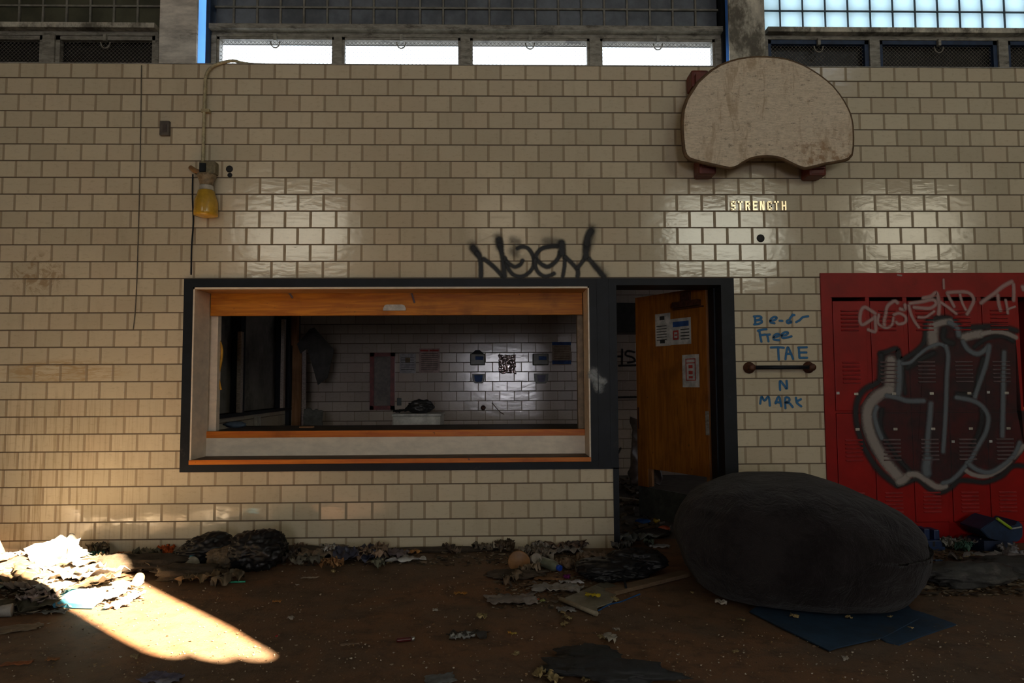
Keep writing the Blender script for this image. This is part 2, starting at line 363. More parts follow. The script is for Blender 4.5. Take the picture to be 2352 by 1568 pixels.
# inner left windows
t = tag(link('window_3', bx(KX-.12, KX-.10, WT, KY, 1.0, 2.25), mat((.20, .185, .165), .7, dirt=(.05, .045, .04), nscale=3, name='dusty_pane')), kind='structure')
bm = nb(); box(bm, KX-.16, KX+.05, WT, KY, .965, 1.0); link('window_sill', bm, M_DARK, t)
for k, (ya, yb) in enumerate(((1.85, 1.98), (3.28, 3.42), (3.9, 4.02))):
    link('window_post', bx(KX-.08, KX+.02, ya, yb, 1.0, 2.25, bev=.006), M_DARK, t)
for ya, zt in ((1.80, 1.85), (3.24, 2.12)):
    o = link('window_post_face', bx(KX+.0, KX+.043, ya-.01, ya+.06, 1.0, zt, bev=.004), mat((.5, .42, .36), .32, .6, bump=.004, nscale=30, stretch=(1, 1, 3), name='bare_aluminium'), t)
# ---------------- hatch frame and lining
hX0, hX1, hZ0, hZ1 = Xp(441), Xp(1355), Zp(1063, 900), Zp(659, 900)
bm = nb(); f0 = -.018
box(bm, oX0, hX0, f0, .05, oZ0, oZ1); box(bm, hX0, hX1, f0, .05, oZ0, hZ0); box(bm, hX0, hX1, f0, .05, hZ1, oZ1)
box(bm, hX1, oX1, f0, .05, oZ0, oZ1)
for xx in (Xp(1372), Xp(1400)): box(bm, xx, xx+.006, f0-.005, f0, oZ0+.01, oZ1-.01)
fr = struct('trim_2', bm, M_DARK)
bm = nb(); c = .012
box(bm, hX0, hX0+c, -.012, WT+.02, hZ0, hZ1); box(bm, hX1-c, hX1, -.012, WT+.02, hZ0, hZ1)
box(bm, hX0, hX1, -.012, .012, hZ1-.014, hZ1)
link('jamb_lining', bm, M_WHITEP, fr)
link('head_lining', bx(hX0+c, hX1-c, .012, WT+.04, hZ1-.012, hZ1+.01), M_SOFFIT, fr)
iX0, iX1 = Xp(475, 860, .27), Xp(1342, 860, .27)
sash_b = Zp(724, 900, .28)
sp = empty('sliding_hatch_panel', (2.9, .29, sash_b), 'varnished orange wooden sliding panel raised across the top of the serving hatch', 'hatch panel')
link('panel', bx(hX0+.02, hX1-.02, .27, .30, sash_b, hZ1+.2, bev=.003), M_ORANGE, sp)
bm = nb(); h0 = at(880, 713, .26); h1 = at(932, 699, .26)
prism(bm, [(h0.x, h0.z), (h1.x, h0.z), (h1.x, h0.z+.02), (h1.x-.012, h1.z-.008), (h1.x-.03, h1.z), (h0.x+.03, h1.z), (h0.x+.012, h1.z-.008), (h0.x, h0.z+.02)], .258, .2699)
ho = link('finger_pull', bm, mat((.45, .43, .38), .5, .2, name='pull_metal'), sp); ho['label'] = 'pale metal finger pull'
cT = Zp(988, 900, .26); cB = Zp(1003, 900, .26)
# counter, apron and sill
ct = empty('serving_counter', (2.9, .6, cB), 'dark serving counter with orange wooden front edge inside the hatch', 'counter')
link('countertop', bx(hX0+.02, hX1+.02, .29, 1.02, cT-.03, cT, bev=.002), mat((.055, .045, .038), .55, dirt=(.10, .08, .05), nscale=8, name='counter_top'), ct)
link('front_edge', bx(hX0+.012, hX1-.012, .262, .29, cB, cT+.001, bev=.003), M_ORANGE2, ct)
sT = Zp(1052, 900, 0)
struct('wall_inner_apron', bx(hX0+.012, hX1-.012, .275, .32, 0.0+.02, cB), M_WHITEP)
struct('wall_hatch_face', bx(hX0+.012, hX1-.012, .262, .275, sT, cB), M_WHITEP)
sl_ = empty('hatch_sill', (2.9, 0, hZ0), 'brown dusty sill board with orange front edge at the bottom of the serving hatch', 'sill')
link('sill_board', bx(hX0+.012, hX1-.012, -.02, .262, hZ0+.004, sT-.001), mat((.11, .075, .045), .8, dirt=(.05, .035, .02), nscale=8, name='sill_dust'), sl_)
link('front_edge', bx(hX0+.004, hX1-.004, -.034, -.02, hZ0+.002, sT, bev=.003), M_ORANGE2, sl_)
for a, b_, n in ((478, 502, 0), (1326, 1340, 1)):
    x0, x1 = sorted((Xp(a, 860, .36), Xp(b_, 860, .36)))
    struct('trim_%d' % (3+n), bx(x0, x1, .33, .40, cT, 2.5, bev=.003), M_WHITEP if n == 0 else mat((.26, .19, .12), .6, name='tan_post'))
# ---------------- door frame and door
jx0, jx1 = Xp(1418, 900), Xp(1660, 900)
bm = nb()
box(bm, dX0, jx0, f0, WT+.02, 0, oZ0+.01); box(bm, oX1-.001, jx0, f0, WT+.02, oZ0, oZ1); box(bm, jx1, dX1, f0, WT+.02, 0, oZ1); box(bm, jx0, jx1, f0, WT+.02, Zp(655, 1540), oZ1)
box(bm, jx1-.012, jx1, .14, WT+.02, 0, Zp(656, 1540))
struct('trim_5', bm, M_DARK)
door = empty('door_1', (jx1-.02, WT+.03, 0), None, None); door['kind'] = 'structure'; door['label'] = 'orange veneered door with torn lower panel standing ajar'
Ld = .86; free = Vector((Xp(1489, 880, .88), .90)); hin = Vector((jx1-.03, WT+.035))
dv = (free-hin).normalized(); nrm = Vector((-dv.y, dv.x))
if nrm.y > 0: nrm = -nrm                     # faces the camera
door.location = (hin.x, hin.y, 0)
dh = Zp(656, 1650, WT+.03)-.01
def dpt(s, z, o=0): return Vector((dv.x*s+nrm.x*o, dv.y*s+nrm.y*o, z))
def dbox(bm, s0, s1, z0, z1, o0, o1, mi=0):
    vs = [bm.verts.new(dpt(s, z, o)) for s in (s0, s1) for z in (z0, z1) for o in (o0, o1)]
    for q in ((0, 1, 3, 2), (4, 6, 7, 5), (0, 4, 5, 1), (2, 3, 7, 6), (0, 2, 6, 4), (1, 5, 7, 3)): bm.faces.new([vs[i] for i in q]).material_index = mi
def dlink(name, bm, m, par=door):
    bmesh.ops.recalc_face_normals(bm, faces=bm.faces); me = bpy.data.meshes.new(name); bm.to_mesh(me); bm.free(); me.materials.append(m)
    o = bpy.data.objects.new(name, me); COL.objects.link(o); o.parent = par; return o
def door_sz(x, y):      # pixel -> (s along the leaf, z)
    d = ray(x, y); o = CAM-Vector((hin.x, hin.y, 0)); n3 = Vector((nrm.x, nrm.y, 0)); t = -(o.dot(n3))/d.dot(n3); p = o+d*t
    return p.x*dv.x+p.y*dv.y, p.z
bm = nb(); dbox(bm, .0, Ld, .50, dh, -.04, 0); dlink('door_leaf', bm, M_DOOR)
bm = nb(); dbox(bm, Ld-.13, Ld, .33, .50, -.04, 0); dlink('torn_stile', bm, M_DOOR)
bm = nb(); dbox(bm, Ld-.175, Ld-.13, .34, .50, -.035, -.006); dbox(bm, 0, .03, .1, .50, -.04, 0); dlink('door_core', bm, M_STUD)
bm = nb(); dbox(bm, .02, Ld+.005, .06, .325, -.03, -.01); dlink('kick_plate', bm, mat((.10, .105, .10), .45, .3, name='kick_plate')) 
bm = nb(); dbox(bm, Ld-.03, Ld-.012, .86, 1.06, -.001, .004); dlink('lock_plate', bm, M_RUST)
bm = nb(); dbox(bm, .05, .34, dh-.15, dh-.10, 0, .05); dbox(bm, .16, .25, dh-.10, dh-.02, 0, .03); dbox(bm, .02, .36, dh-.165, dh-.155, 0, .02); dlink('door_closer', bm, M_RUST)
bm = nb(); dbox(bm, -.01, .02, .85, 1.05, 0, .012); dlink('hinge', bm, M_STEEL)
def notice(name, px, m, marks, label):
    s0, z1 = door_sz(px[0], px[1]); s1, z0 = door_sz(px[2], px[3]); s0, s1 = max(s0, s1), min(s0, s1)
    bm = nb(); dbox(bm, s1, s0, z0, z1, .0005, .002)
    pr = dlink(name, bm, m); pr.parent = None; pr.location = door.location; tag(pr, label, 'notice', 'paper notices on the orange door')
    for mk, cc in marks:
        bm = nb()
        for (a, b_, c_, d_) in mk: dbox(bm, s0+(s1-s0)*a, s0+(s1-s0)*c_, z1+(z0-z1)*b_, z1+(z0-z1)*d_, .002, .0028)
        o = dlink('printing', bm, cc, pr)
    return pr
PAPER = mat((.50, .49, .46), .7, name='paper'); INK = mat((.03, .03, .03), .7, name='ink'); RINK = mat((.42, .05, .04), .7, name='red_ink'); BINK = mat((.03, .09, .28), .6, name='blue_ink')
lines = [(.08, .12+i*.085, .75, .145+i*.085) for i in range(3, 9)]
notice('paper_notice', (1505, 722, 1541, 793), PAPER, [(lines+[(.3, .08, .62, .2), (.3, .8, .62, .92)], INK)], 'white notice with two black squares, leftmost on the orange door')
notice('paper_notice', (1540, 733, 1588, 789), PAPER, [([(.12, .12, .9, .32)], BINK), ([(.5, .42+i*.12, .92, .46+i*.12) for i in range(4)], INK), ([(.12, .45, .4, .52), (.12, .74, .4, .81), (.12, .5, .18, .76), (.34, .5, .4, .76), (.2, .6, .32, .66)], RINK)], 'white notice with a blue heading and red round mark on the orange door')
notice('paper_notice', (1567, 815, 1607, 889), PAPER, [([(.2, .12, .8, .15), (.2, .24, .8, .27), (.2, .12, .25, .8), (.75, .12, .8, .8), (.2, .77, .8, .8), (.38, .32, .62, .42), (.38, .5, .62, .6), (.38, .66, .62, .73)], RINK)], 'white notice with red boxed printing, lowest on the orange door')
# ---------------- columns between the window bays
for i, (a, b_, mm) in enumerate(((366, 452, M_PLASTER), (1675, 1757, M_PLASTER2), (-830, -745, M_PLASTER), (2940, 3020, M_PLASTER))):
    x0, x1 = Xp(a, 60, .15), Xp(b_, 60, .15)
    struct('trim_%d' % (6+i), bx(x0, x1, .15, .18, TOP, ZC, bev=.004), mm)
    struct('trim_%d' % (10+i), bx(x0+(.12 if i == 1 else .0), x1-(.12 if i == 0 else 0), .18, .45, TOP, ZC), M_PLASTER)
# ---------------- windows above the tiles
WY = .42
def glassblock_mat(name, col, trans):
    m, t, b = nt(name); g = G(t); out = t.nodes['Material Output']
    tr = g.n('ShaderNodeBsdfTranslucent'); tr.inputs[0].default_value = (*trans, 1); mx = g.n('ShaderNodeMixShader')
    b.inputs['Base Color'].default_value = (*col, 1); b.inputs['Roughness'].default_value = .25
    P = g.n('ShaderNodeNewGeometry').outputs['Position']; nz = g.noise(g.scale(P, 3, 1, 3), 9, 3, .6)
    g.lk(g.m('ADD', g.m('MULTIPLY', nz, .15), .72), mx.inputs[0]); g.lk(b.outputs[0], mx.inputs[1]); g.lk(tr.outputs[0], mx.inputs[2]); g.lk(mx.outputs[0], out.inputs[0])
    g.bump(g.noise(P, 40, 2, .5), .002, 1, b); return m
M_GBW = glassblock_mat('lit_glass_block', (.6, .7, .7), (.78, .90, .93)); M_GBC = mat((.15, .17, .20), .25, name='dim_glass_block', var=.4, nscale=3)
M_GBL = mat((.075, .075, .05), .3, name='dim_green_glass_block', var=.4, nscale=3)
gz0 = at(900, 18, WY-.01).z-TW; gt = at(900, 55, WY-.13).z
def bay(idx, xa, xb, mblock, hop, hmat, boarded_top, openh, mortar, phase):
    x0, x1 = xa, xb; ztop = 7.9; n = int((x1-x0)/TW)+1
    r = empty('window_%d' % idx, ((x0+x1)/2, WY, TOP), None, None); r['kind'] = 'structure'
    bm = nb(); bmm = nb(); mw = .0045 if idx == 2 else .008
    for iz in range(int((ztop-gz0)/TW)+1):
        za, zb = gz0+iz*TW, gz0+(iz+1)*TW
        box(bmm, x0, x1, WY-.012, WY+.08, za-mw, za+mw)
        for ix in range(n+1):
            cxa = x0-phase+ix*TW; cxb = cxa+TW; cxa2 = max(x0, cxa); cxb2 = min(x1, cxb)
            if cxb2-cxa2 < .03: continue
            if iz < 5: 
                box(bm, cxa2+mw, cxb2-mw, WY, WY+.07, za+mw, zb-mw, bev=.009 if iz < 2 else 0)
            if iz == 0: box(bmm, cxb-mw, cxb+mw, WY-.010, WY+.079, gz0, ztop) if cxb < x1 else None
    za = gz0+5*TW
    box(bm, x0, x1, WY+.01, WY+.07, za, ztop)
    link('glass_blocks', bm, mblock, r); link('mortar_grid', bmm, mortar, r)
    # transom and frame
    zt0 = gt-.075
    link('transom', bx(x0, x1, WY-.13, WY+.10, zt0+.03, gt, bev=.004), M_PLASTER2 if idx != 1 else M_STEEL, r)
    bm = nb(); box(bm, x0, x1, WY-.06, WY+.08, zt0-.005, zt0+.032); box(bm, x0, x1, WY-.06, WY+.08, TOP, TOP+.015)
    for a, b_ in hop['mull']: box(bm, a, b_, WY-.07, WY+.08, TOP, zt0)
    link('window_frame', bm, M_STEEL, r)
    for k, (a, b_) in enumerate(hop['cells']):
        f = .022 if openh else .035; z0, z1 = TOP+.015, zt0-.005; bm = nb(); y0 = WY-.05; y1 = WY
        box(bm, a, a+f, y0, y1, z0, z1); box(bm, b_-f, b_, y0, y1, z0, z1); box(bm, a, b_, y0, y1, z1-f, z1); box(bm, a, b_, y0, y1, z0, z0+f*.6)
        hp = link('hopper_sash', bm, hmat, r)
        # latch ring
        bm = nb(); cx = (a+b_)/2; zc = z1-f-.02; tube(bm, [(cx+.04*cos(t_), y0-.012, zc-.005+.055*sin(t_)) for t_ in [pi+pi*i/10 for i in range(11)]], .006, 6); box(bm, cx-.012, cx+.012, y0-.03, y0, zc, zc+.06)
        link('latch_ring', bm, M_STEEL if not openh else mat((.35, .34, .3), .4, .4, name='latch'), hp)
        # diamond grille
        bm = nb(); s = .034; H = z1-z0-f*1.2; Wd = b_-a-2*f; zg = z0+f*.6; kk = -int(H/s)-1
        while kk*s < Wd:
            for sg in (1, -1):
                xa_, xb_ = kk*s, kk*s+H; ta, tb = 0, 1
                if xa_ < 0: ta = -xa_/H
                if xb_ > Wd: tb = (Wd-xa_)/H
                if tb-ta > .05:
                    p = []
                    for t_ in (ta, tb): p.append((a+f+xa_+t_*H, WY-.02, zg+(t_ if sg > 0 else 1-t_)*H))
                    tube(bm, p, .0016, 4, False)
            kk += 1
        gr = link('wire_grille', bm, mat((.22, .20, .17), .5, .4, name='wire'), hp)
        if not openh: link('pane', bx(a, b_, WY+.02, WY+.026, z0-.03, z1), mat((.012, .012, .013), .3, name='black_pane'), hp)
    if boarded_top: link('boarding', bx(x0, x1, WY+.12, WY+.15, zt0+.02, ztop), M_BOARD, r)
    return r
def wx(px, y=110, Y=WY-.05): return at(px, y, Y).x
cxl, cxr = wx(487), wx(1655)
lx_r = wx(364); rx_l = wx(1757)
mulC = [(cxl-.01, wx(498)), (wx(768), wx(786)), (wx(1058), wx(1080)), (wx(1354), wx(1378)), (wx(1642), cxr+.01)]
celC = [(mulC[i][1], mulC[i+1][0]) for i in range(4)]
MORT = mat((.22, .21, .18), .8, dirt=(.4, .38, .33), dirtamt=.1, name='mortar'); MORTW = glassblock_mat('skylit_mortar', (.4, .45, .48), (.13, .17, .19))  # second mortar is a paler translucent copy, standing in for skylight glow
bay(1, cxl, cxr, M_GBC, dict(mull=mulC, cells=celC), M_STEEL, True, True, MORT, .04)
mulR = [(rx_l-.02, rx_l+.02)]; cel = []
xx = rx_l+.02
for p0, p1 in ((1995, 2018), (2290, 2312)):
    a, b_ = wx(p0), wx(p1); cel.append((xx, a)); mulR.append((a, b_)); xx = b_
while xx < XR-1.3: cel.append((xx, xx+.98)); mulR.append((xx+.98, xx+1.07)); xx += 1.07
xr_end = mulR[-1][1]
bay(2, rx_l-.0, xr_end, M_GBW, dict(mull=mulR, cells=cel), M_BLUE, False, False, MORTW, .04)
mulL = [(lx_r-.02, lx_r+.01)]; cel = []; xx = lx_r-.02
a, b_ = wx(128), wx(100); cel.append((a, xx)); mulL.append((b_, a)); xx = b_
while xx > XL+1.2: cel.append((xx-.98, xx)); mulL.append((xx-1.07, xx-.98)); xx -= 1.07
bay(8, xx, lx_r, M_GBL, dict(mull=mulL, cells=cel), M_STEEL, True, False, MORT, .02)
# fill between the bays and the ends
bm = nb(); box(bm, XL, xx, .42, .6, TOP, ZC); box(bm, xr_end, XR, .42, .6, TOP, ZC); box(bm, XL, XR, .45, .62, 7.85, ZC)
box(bm, lx_r-.02, Xp(450, 60, .45)-.005, .44, .6, TOP, ZC); box(bm, XL, XR, .60, .62, 3.5, TOP)
struct('wall_upper', bm, M_PLASTER)
struct('trim_14', bx(cxr, rx_l, .55, .6, TOP, 7.9), M_PLASTER2)
M_GLOW = glassblock_mat('blue_glow_strip', (.3, .4, .6), (.38, .62, 1.0))  # added glowing strips, standing in for blue skylight on the column sides
for nm, pa, pb, tp in (('window_9', 452, 471, 7.8), ('window_10', 1655, 1672, 7.8)):
    q0, q1 = at(pa, 90, .46).x-.012, at(pb, 90, .46).x+.02; sg_ = struct(nm, bx(q0, q1, .46, .47, TOP, tp), M_GLOW)
struct('trim_15', bx(cxl-.035, cxl, WY-.1, WY+.06, TOP, 7.9), M_BLUE)
struct('trim_16', bx(cxr, cxr+.03, WY-.1, WY+.06, TOP, 7.9), M_DARK)
# ================================================================== PAINT ON THE WALL
tz = lambda x0, y0, s: (lambda p: (x0+p[0]/s, y0+p[1]/s))
z5 = tz(1050, 420, 2.767)
M_SPRAY = paint_mat('black_spray_paint', (.012, .013, .014), .75, .96); M_SPRAYS = paint_mat('black_overspray', (.02, .02, .02), 1., .45, speck=.2)
zn = tz(1060, 510, 6.72)
NO = [(.085, [(165, 380), (210, 440), (270, 520)]), (.060, [(225, 460), (280, 540), (300, 680), (300, 850)]), (.055, [(330, 560), (430, 630), (530, 720), (640, 840)]), (.085, [(575, 250), (590, 330), (600, 390)]), (.064, [(585, 330), (625, 500), (650, 650), (665, 850)]),
      (.05, [(850, 410), (930, 380), (1020, 400), (1090, 490), (1120, 600), (1090, 720), (1000, 810), (900, 840), (800, 810), (730, 730), (690, 620), (670, 540)]), (.052, [(690, 600), (760, 660), (830, 690), (910, 650), (945, 580)]),
      (.055, [(1490, 370), (1380, 375), (1260, 400), (1180, 460), (1150, 540), (1200, 620), (1320, 690), (1430, 630), (1500, 540), (1520, 450)]), (.05, [(1140, 560), (1140, 680), (1190, 780), (1280, 835), (1370, 820), (1440, 785)]),
      (.092, [(1545, 300), (1550, 400), (1560, 510)]), (.048, [(1590, 540), (1590, 680), (1560, 850)]), (.055, [(1590, 530), (1680, 610), (1790, 740), (1790, 850)]), (.05, [(1780, 720), (1860, 620), (1920, 520)]), (.085, [(1920, 560), (1920, 450), (1930, 340)]), (.09, [(1925, 360), (1950, 230), (2010, 120)]), (.06, [(1960, 560), (2060, 680), (2210, 860)])]
strokes('spray_tag', NO, -.001, M_SPRAY, wall, zn, .06, 'black spray painted tag reading NOEM over the hatch')
strokes('overspray', [[(90, 380), (110, 430)], [(255, 330), (270, 420)], [(340, 360), (400, 380)], [(550, 370), (650, 380)], [(860, 270), (850, 360), (830, 420)], [(880, 520), (950, 600)], [(340, 420), (380, 460)]], -.006, M_SPRAYS, wall, z5, .12)
z6 = tz(1380, 620, 2.45); zm = tz(1700, 710, 6.53)
MK = [[(220, 105), (225, 165), (228, 230)], [(200, 108), (290, 105), (320, 130), (280, 158), (230, 165)], [(235, 165), (310, 165), (325, 195), (280, 218), (205, 228)],
      [(445, 175), (520, 160), (548, 125), (510, 115), (460, 150), (455, 195), (520, 212)], [(585, 172), (640, 176)], [(770, 185), (720, 165), (700, 185), (720, 210), (770, 195)], [(740, 150), (775, 100), (820, 85)], [(800, 85), (780, 78)], [(835, 195), (890, 165), (940, 120), (1025, 105)],
      [(285, 310), (300, 400), (320, 492)], [(260, 325), (330, 305), (400, 300)], [(290, 390), (380, 380)], [(400, 375), (415, 430), (425, 488)], [(405, 385), (450, 378)], [(500, 420), (570, 405), (585, 375), (540, 372), (500, 410), (510, 455), (590, 465)], [(620, 395), (690, 385), (715, 350), (670, 345), (620, 385), (640, 430), (700, 425), (775, 405)],
      [(455, 575), (560, 570), (660, 578)], [(570, 575), (575, 670), (580, 760)], [(680, 755), (690, 670), (715, 570), (760, 660), (795, 750)], [(690, 668), (770, 668)], [(880, 580), (885, 660), (890, 725)], [(865, 575), (1005, 570)], [(890, 648), (1000, 648)], [(885, 728), (1010, 726)],
      [(600, 1215), (595, 1140), (600, 1075), (650, 1130), (700, 1190), (695, 1065)],
      [(300, 1420), (320, 1310), (365, 1370), (425, 1310), (445, 1450)], [(530, 1415), (560, 1330), (590, 1325), (615, 1460)], [(525, 1395), (600, 1395)], [(680, 1490), (675, 1400), (680, 1325), (730, 1330), (735, 1375), (680, 1400), (740, 1410), (790, 1470)], [(835, 1320), (845, 1380), (850, 1400)], [(915, 1345), (850, 1395), (920, 1460)]]
strokes('marker_writing', MK, -.001, paint_mat('blue_marker', (.012, .15, .36), .5, .9), wall, zm, .024, 'blue marker writing reading Bendr Free TAE N MARK')
strokes('spray_mark', [[(120, 445), (119, 530)], [(92, 486), (119, 486)], [(190, 462), (150, 455), (140, 478), (180, 492), (190, 512), (150, 522)], [(100, 538), (205, 535)], [(112, 1000), (98, 1030)], [(95, 716), (215, 714)]], KY-.003, M_SPRAY, bpy.data.objects['wall_inner_back'], z6, .045, 'black spray painted letters HS')
strokes('white_paint_smudge', [(.12, [(1362, 850), (1372, 880), (1376, 895)]), (.09, [(1355, 860), (1372, 872), (1390, 876)])], f0-.002, paint_mat('white_smudge', (.32, .34, .35), 1., .8, speck=.4), fr, lambda p: p, .1)
M_SMG = paint_mat('grey_smudge', (.12, .12, .14), 1., .9)
for q_ in ([(664, 672), (672, 684)], [(944, 668), (952, 695)]): strokes('paint_smudge', [(.03, q_)], .2685, M_SMG, sp, lambda p: p, .03)
# ================================================================== STRENGTH LETTERS
M_BRASS = mat((.95, .80, .55), .25, .9, var=.1, name='brass')
word = 'STRENGTH'; xs = [1683, 1699, 1716, 1733, 1749, 1766, 1782, 1799]
ords = ['first', 'first T', '', '', '', '', 'last T', 'last']
desc = {0: 'brass letter S, first letter of STRENGTH on the tiles', 1: 'brass letter T just after the S of STRENGTH', 2: 'brass letter R of STRENGTH on the tiles', 3: 'brass letter E of STRENGTH on the tiles',
        4: 'brass letter N in the middle of STRENGTH', 5: 'brass letter G of STRENGTH on the tiles', 6: 'brass letter T just before the H of STRENGTH', 7: 'brass letter H, last letter of STRENGTH on the tiles'}
def rectletter(bm, ch, x, z, w_, h, y0, y1):
    s = w_*.30; st = h*.18
    R_ = lambda a, b_, c_, d_: box(bm, x+a*w_, x+c_*w_, y0, y1, z+b_*h, z+d_*h)
    a = s/w_; b = st/h
    if ch in 'TI': R_(.5-a/2, 0, .5+a/2, 1)
    if ch == 'T': R_(0, 1-b, 1, 1)
    if ch in 'REHN': R_(0, 0, a, 1)
    if ch in 'HN': R_(1-a, 0, 1, 1)
    if ch == 'H': R_(a, .5-b/2, 1-a, .5+b/2)
    if ch == 'E': R_(a, 0, 1, b); R_(a, .5-b/2, .85, .5+b/2); R_(a, 1-b, 1, 1)
    if ch == 'N': prism(bm, [(x+a*w_*.6, z+h), (x+w_*.35+a*w_*.3, z+h), (x+w_*(1-a*.6), z), (x+w_*(.65-a*.3), z)], y0-.0005, y1)
    if ch == 'R': R_(a, 1-b, .9, 1); R_(a, .5-b/2, .9, .5+b/2); R_(1-a, .5, 1, .93); prism(bm, [(x+w_*.42, z+h*.45), (x+w_*.72, z+h*.45), (x+w_*1.02, z), (x+w_*.70, z)], y0, y1)
    if ch == 'G': R_(0, .08, a, .92); R_(a*.6, 1-b, .92, 1); R_(a*.6, 0, .92, b); R_(1-a, .05, 1, .5); R_(.5, .5-b, 1, .5); R_(1-a, .72, 1, .93)
    if ch == 'S': R_(.06, 1-b, .94, 1); R_(.06, .5-b/2, .94, .5+b/2); R_(.06, 0, .94, b); R_(0, .52, a, .95); R_(1-a, .05, 1, .48); R_(1-a, .74, 1, .95); R_(0, .05, a, .26)
zb, zt = Zp(484, 1740), Zp(463, 1740)
for i, ch in enumerate(word):
    bm = nb(); x = Xp(xs[i]-5.5, 474); rectletter(bm, ch, x, zb+(.0), Xp(1011)-Xp(1000)*1, zt-zb, -.018, -.001)
    tag(link('brass_letter', bm, M_BRASS, recenter=True), desc[i], 'letter', 'brass letters of the word STRENGTH')
# ================================================================== BACKBOARD
z2 = lambda p: (1500+p[0]/2.7606, p[1]/2.7606)
out = [(182, 760), (190, 690), (215, 620), (248, 570), (280, 520), (325, 478), (370, 440), (425, 407), (480, 385), (540, 368), (600, 358), (660, 354), (720, 355), (790, 360), (850, 370), (905, 387), (960, 410), (1010, 438), (1060, 470), (1107, 506), (1150, 545), (1188, 592), (1220, 640), (1243, 682), (1260, 720), (1270, 760), (1276, 800), (1279, 870), (1278, 930), (1270, 980), (1250, 1003), (1220, 1015), (1160, 1026), (1100, 1035), (1050, 1048), (1000, 1060), (970, 1065), (940, 1058), (910, 1045), (880, 1030), (830, 1005), (795, 995), (760, 989), (725, 986), (690, 988), (655, 993), (620, 1000), (590, 1014), (560, 1030), (535, 1048), (510, 1060), (480, 1065), (440, 1057), (400, 1048), (330, 1032), (260, 1015), (225, 1004), (205, 985), (192, 950), (186, 880), (182, 820)]
BY = -.24
pts = [at(*z2(p), BY) for p in out]; cen = sum(pts, Vector())/len(pts)
bb = empty('basketball_backboard', (cen.x, 0, cen.z-.5), 'fan shaped weathered white basketball backboard without hoop high on the tiled wall', 'backboard')
m, t, b = nt('weathered_board'); g = G(t); P = g.n('ShaderNodeNewGeometry').outputs['Position']
c_ = g.mix(g.ss(g.noise(g.scale(P, 14, 1, 60), 2.2, 6, .8), .40, .60), (.80, .68, .52), (.62, .52, .38))
c_ = g.mix(g.ss(g.noise(g.scale(P, 16, 1, 34), 1.0, 8, .8), .56, .64, 0, .75), c_, (.16, .11, .065))
c_ = g.mix(g.ss(g.noise(g.scale(P, 5, 1, 1.4), 2.0, 6, .7, .5), .52, .66, 0, .6), c_, (.40, .27, .15))
sx = g.n('ShaderNodeSeparateXYZ'); g.lk(P, sx.inputs[0])
c_ = g.mix(g.m('MULTIPLY', g.m('MULTIPLY', g.ss(sx.outputs[0], cen.x, cen.x+.35), g.ss(sx.outputs[2], cen.z+.1, cen.z-.3)), g.ss(g.noise(P, 12, 6, .7), .5, .6, 0, .8)), c_, (.34, .19, .09))
g.lk(c_, b.inputs['Base Color']); b.inputs['Roughness'].default_value = .75; g.bump(g.noise(g.scale(P, 8, 1, 60), 5, 4, .7), .0015, 1, b)
M_BB = m
def grow(ps, k): 
    return [((p.x-cen.x)*k+cen.x, (p.z-cen.z)*k+cen.z) for p in ps]
bm = nb(); prism(bm, grow(pts, .975), BY, BY+.045); link('board', bm, M_BB, bb)
bm = nb(); tube(bm, [(x, BY+.02, z) for x, z in grow(pts, .985)+grow(pts[:1], .985)], .016, 8, False); ro = link('rim', bm, mat((.13, .075, .032), .7, bump=.002, nscale=20, name='rim_brown'), bb, True); ro['label'] = 'brown worn edge'
M_RR = mat((.13, .022, .012), .5, bump=.001, name='red_brown_iron')
for px, py in ((1600, 192), (1617, 388), (1865, 392)):
    p = at(px, py, -.06); bm = nb(); box(bm, p.x-.07, p.x+.07, -.16, -.002, p.z-.07, p.z+.07, bev=.02)
    box(bm, p.x-.045, p.x+.045, BY+.045, -.14, p.z+(-.02 if py > 200 else -.10), p.z+(.12 if py > 200 else .02)) if True else None
    link('wall_bracket', bm, M_RR, bb)
for px in (1660, 1850):
    p = at(px, 280, BY); bm = nb(); box(bm, p.x-.03, p.x+.03, BY+.045, -.002, p.z-.2, p.z+.2); link('back_strut', bm, M_RR, bb)
# ================================================================== CONDUIT LAMP
zl = lambda x, y: (380+x/4.354, 320+y/4.354)
lamp = empty('wall_lamp', (Xp(472, 440), 0, Zp(440, 472)-.2), 'wall lamp with amber jar hanging under a corroded junction box on a conduit', 'lamp')
cx0 = Xp(470, 250)
p1 = at(466, 372, -.03); p2 = at(471, 200, -.03)
pth = spline([p1, at(468, 290, -.03), p2, at(473, 175, -.03), at(482, 158, -.03), at(500, 147, -.02), Vector((Xp(520), -.005, TOP+.028)), Vector((Xp(545), .03, TOP+.024)), Vector((Xp(600), .05, TOP+.022)), Vector((Xp(780), .06, TOP+.02))], 6)
bm = nb(); tube(bm, pth, .0125, 10); o = link('conduit', bm, mat((.46, .40, .24), .5, .1, dirt=(.2, .15, .07), dirtamt=.3, nscale=30, name='conduit_paint'), lamp)
bm = nb(); p = at(469, 255, -.03); box(bm, p.x-.02, p.x+.045, -.045, -.002, p.z-.012, p.z+.012); link('conduit_clip', bm, mat((.4, .33, .18), .5, name='clip'), lamp)
bm = nb(); a = at(462, 374, -.03); b_ = at(499, 402, -.03); box(bm, a.x, b_.x, -.07, -.002, b_.z, a.z, bev=.008); link('junction_box', bm, mat((.22, .18, .10), .6, dirt=(.10, .06, .03), nscale=40, bump=.001, name='corroded_box'), lamp)
bm = nb(); a = at(458, 374, -.08); b_ = at(472, 394, -.08); box(bm, a.x, b_.x, -.085, -.07, b_.z, a.z, bev=.003); link('switch_cover', bm, M_DARK, lamp)
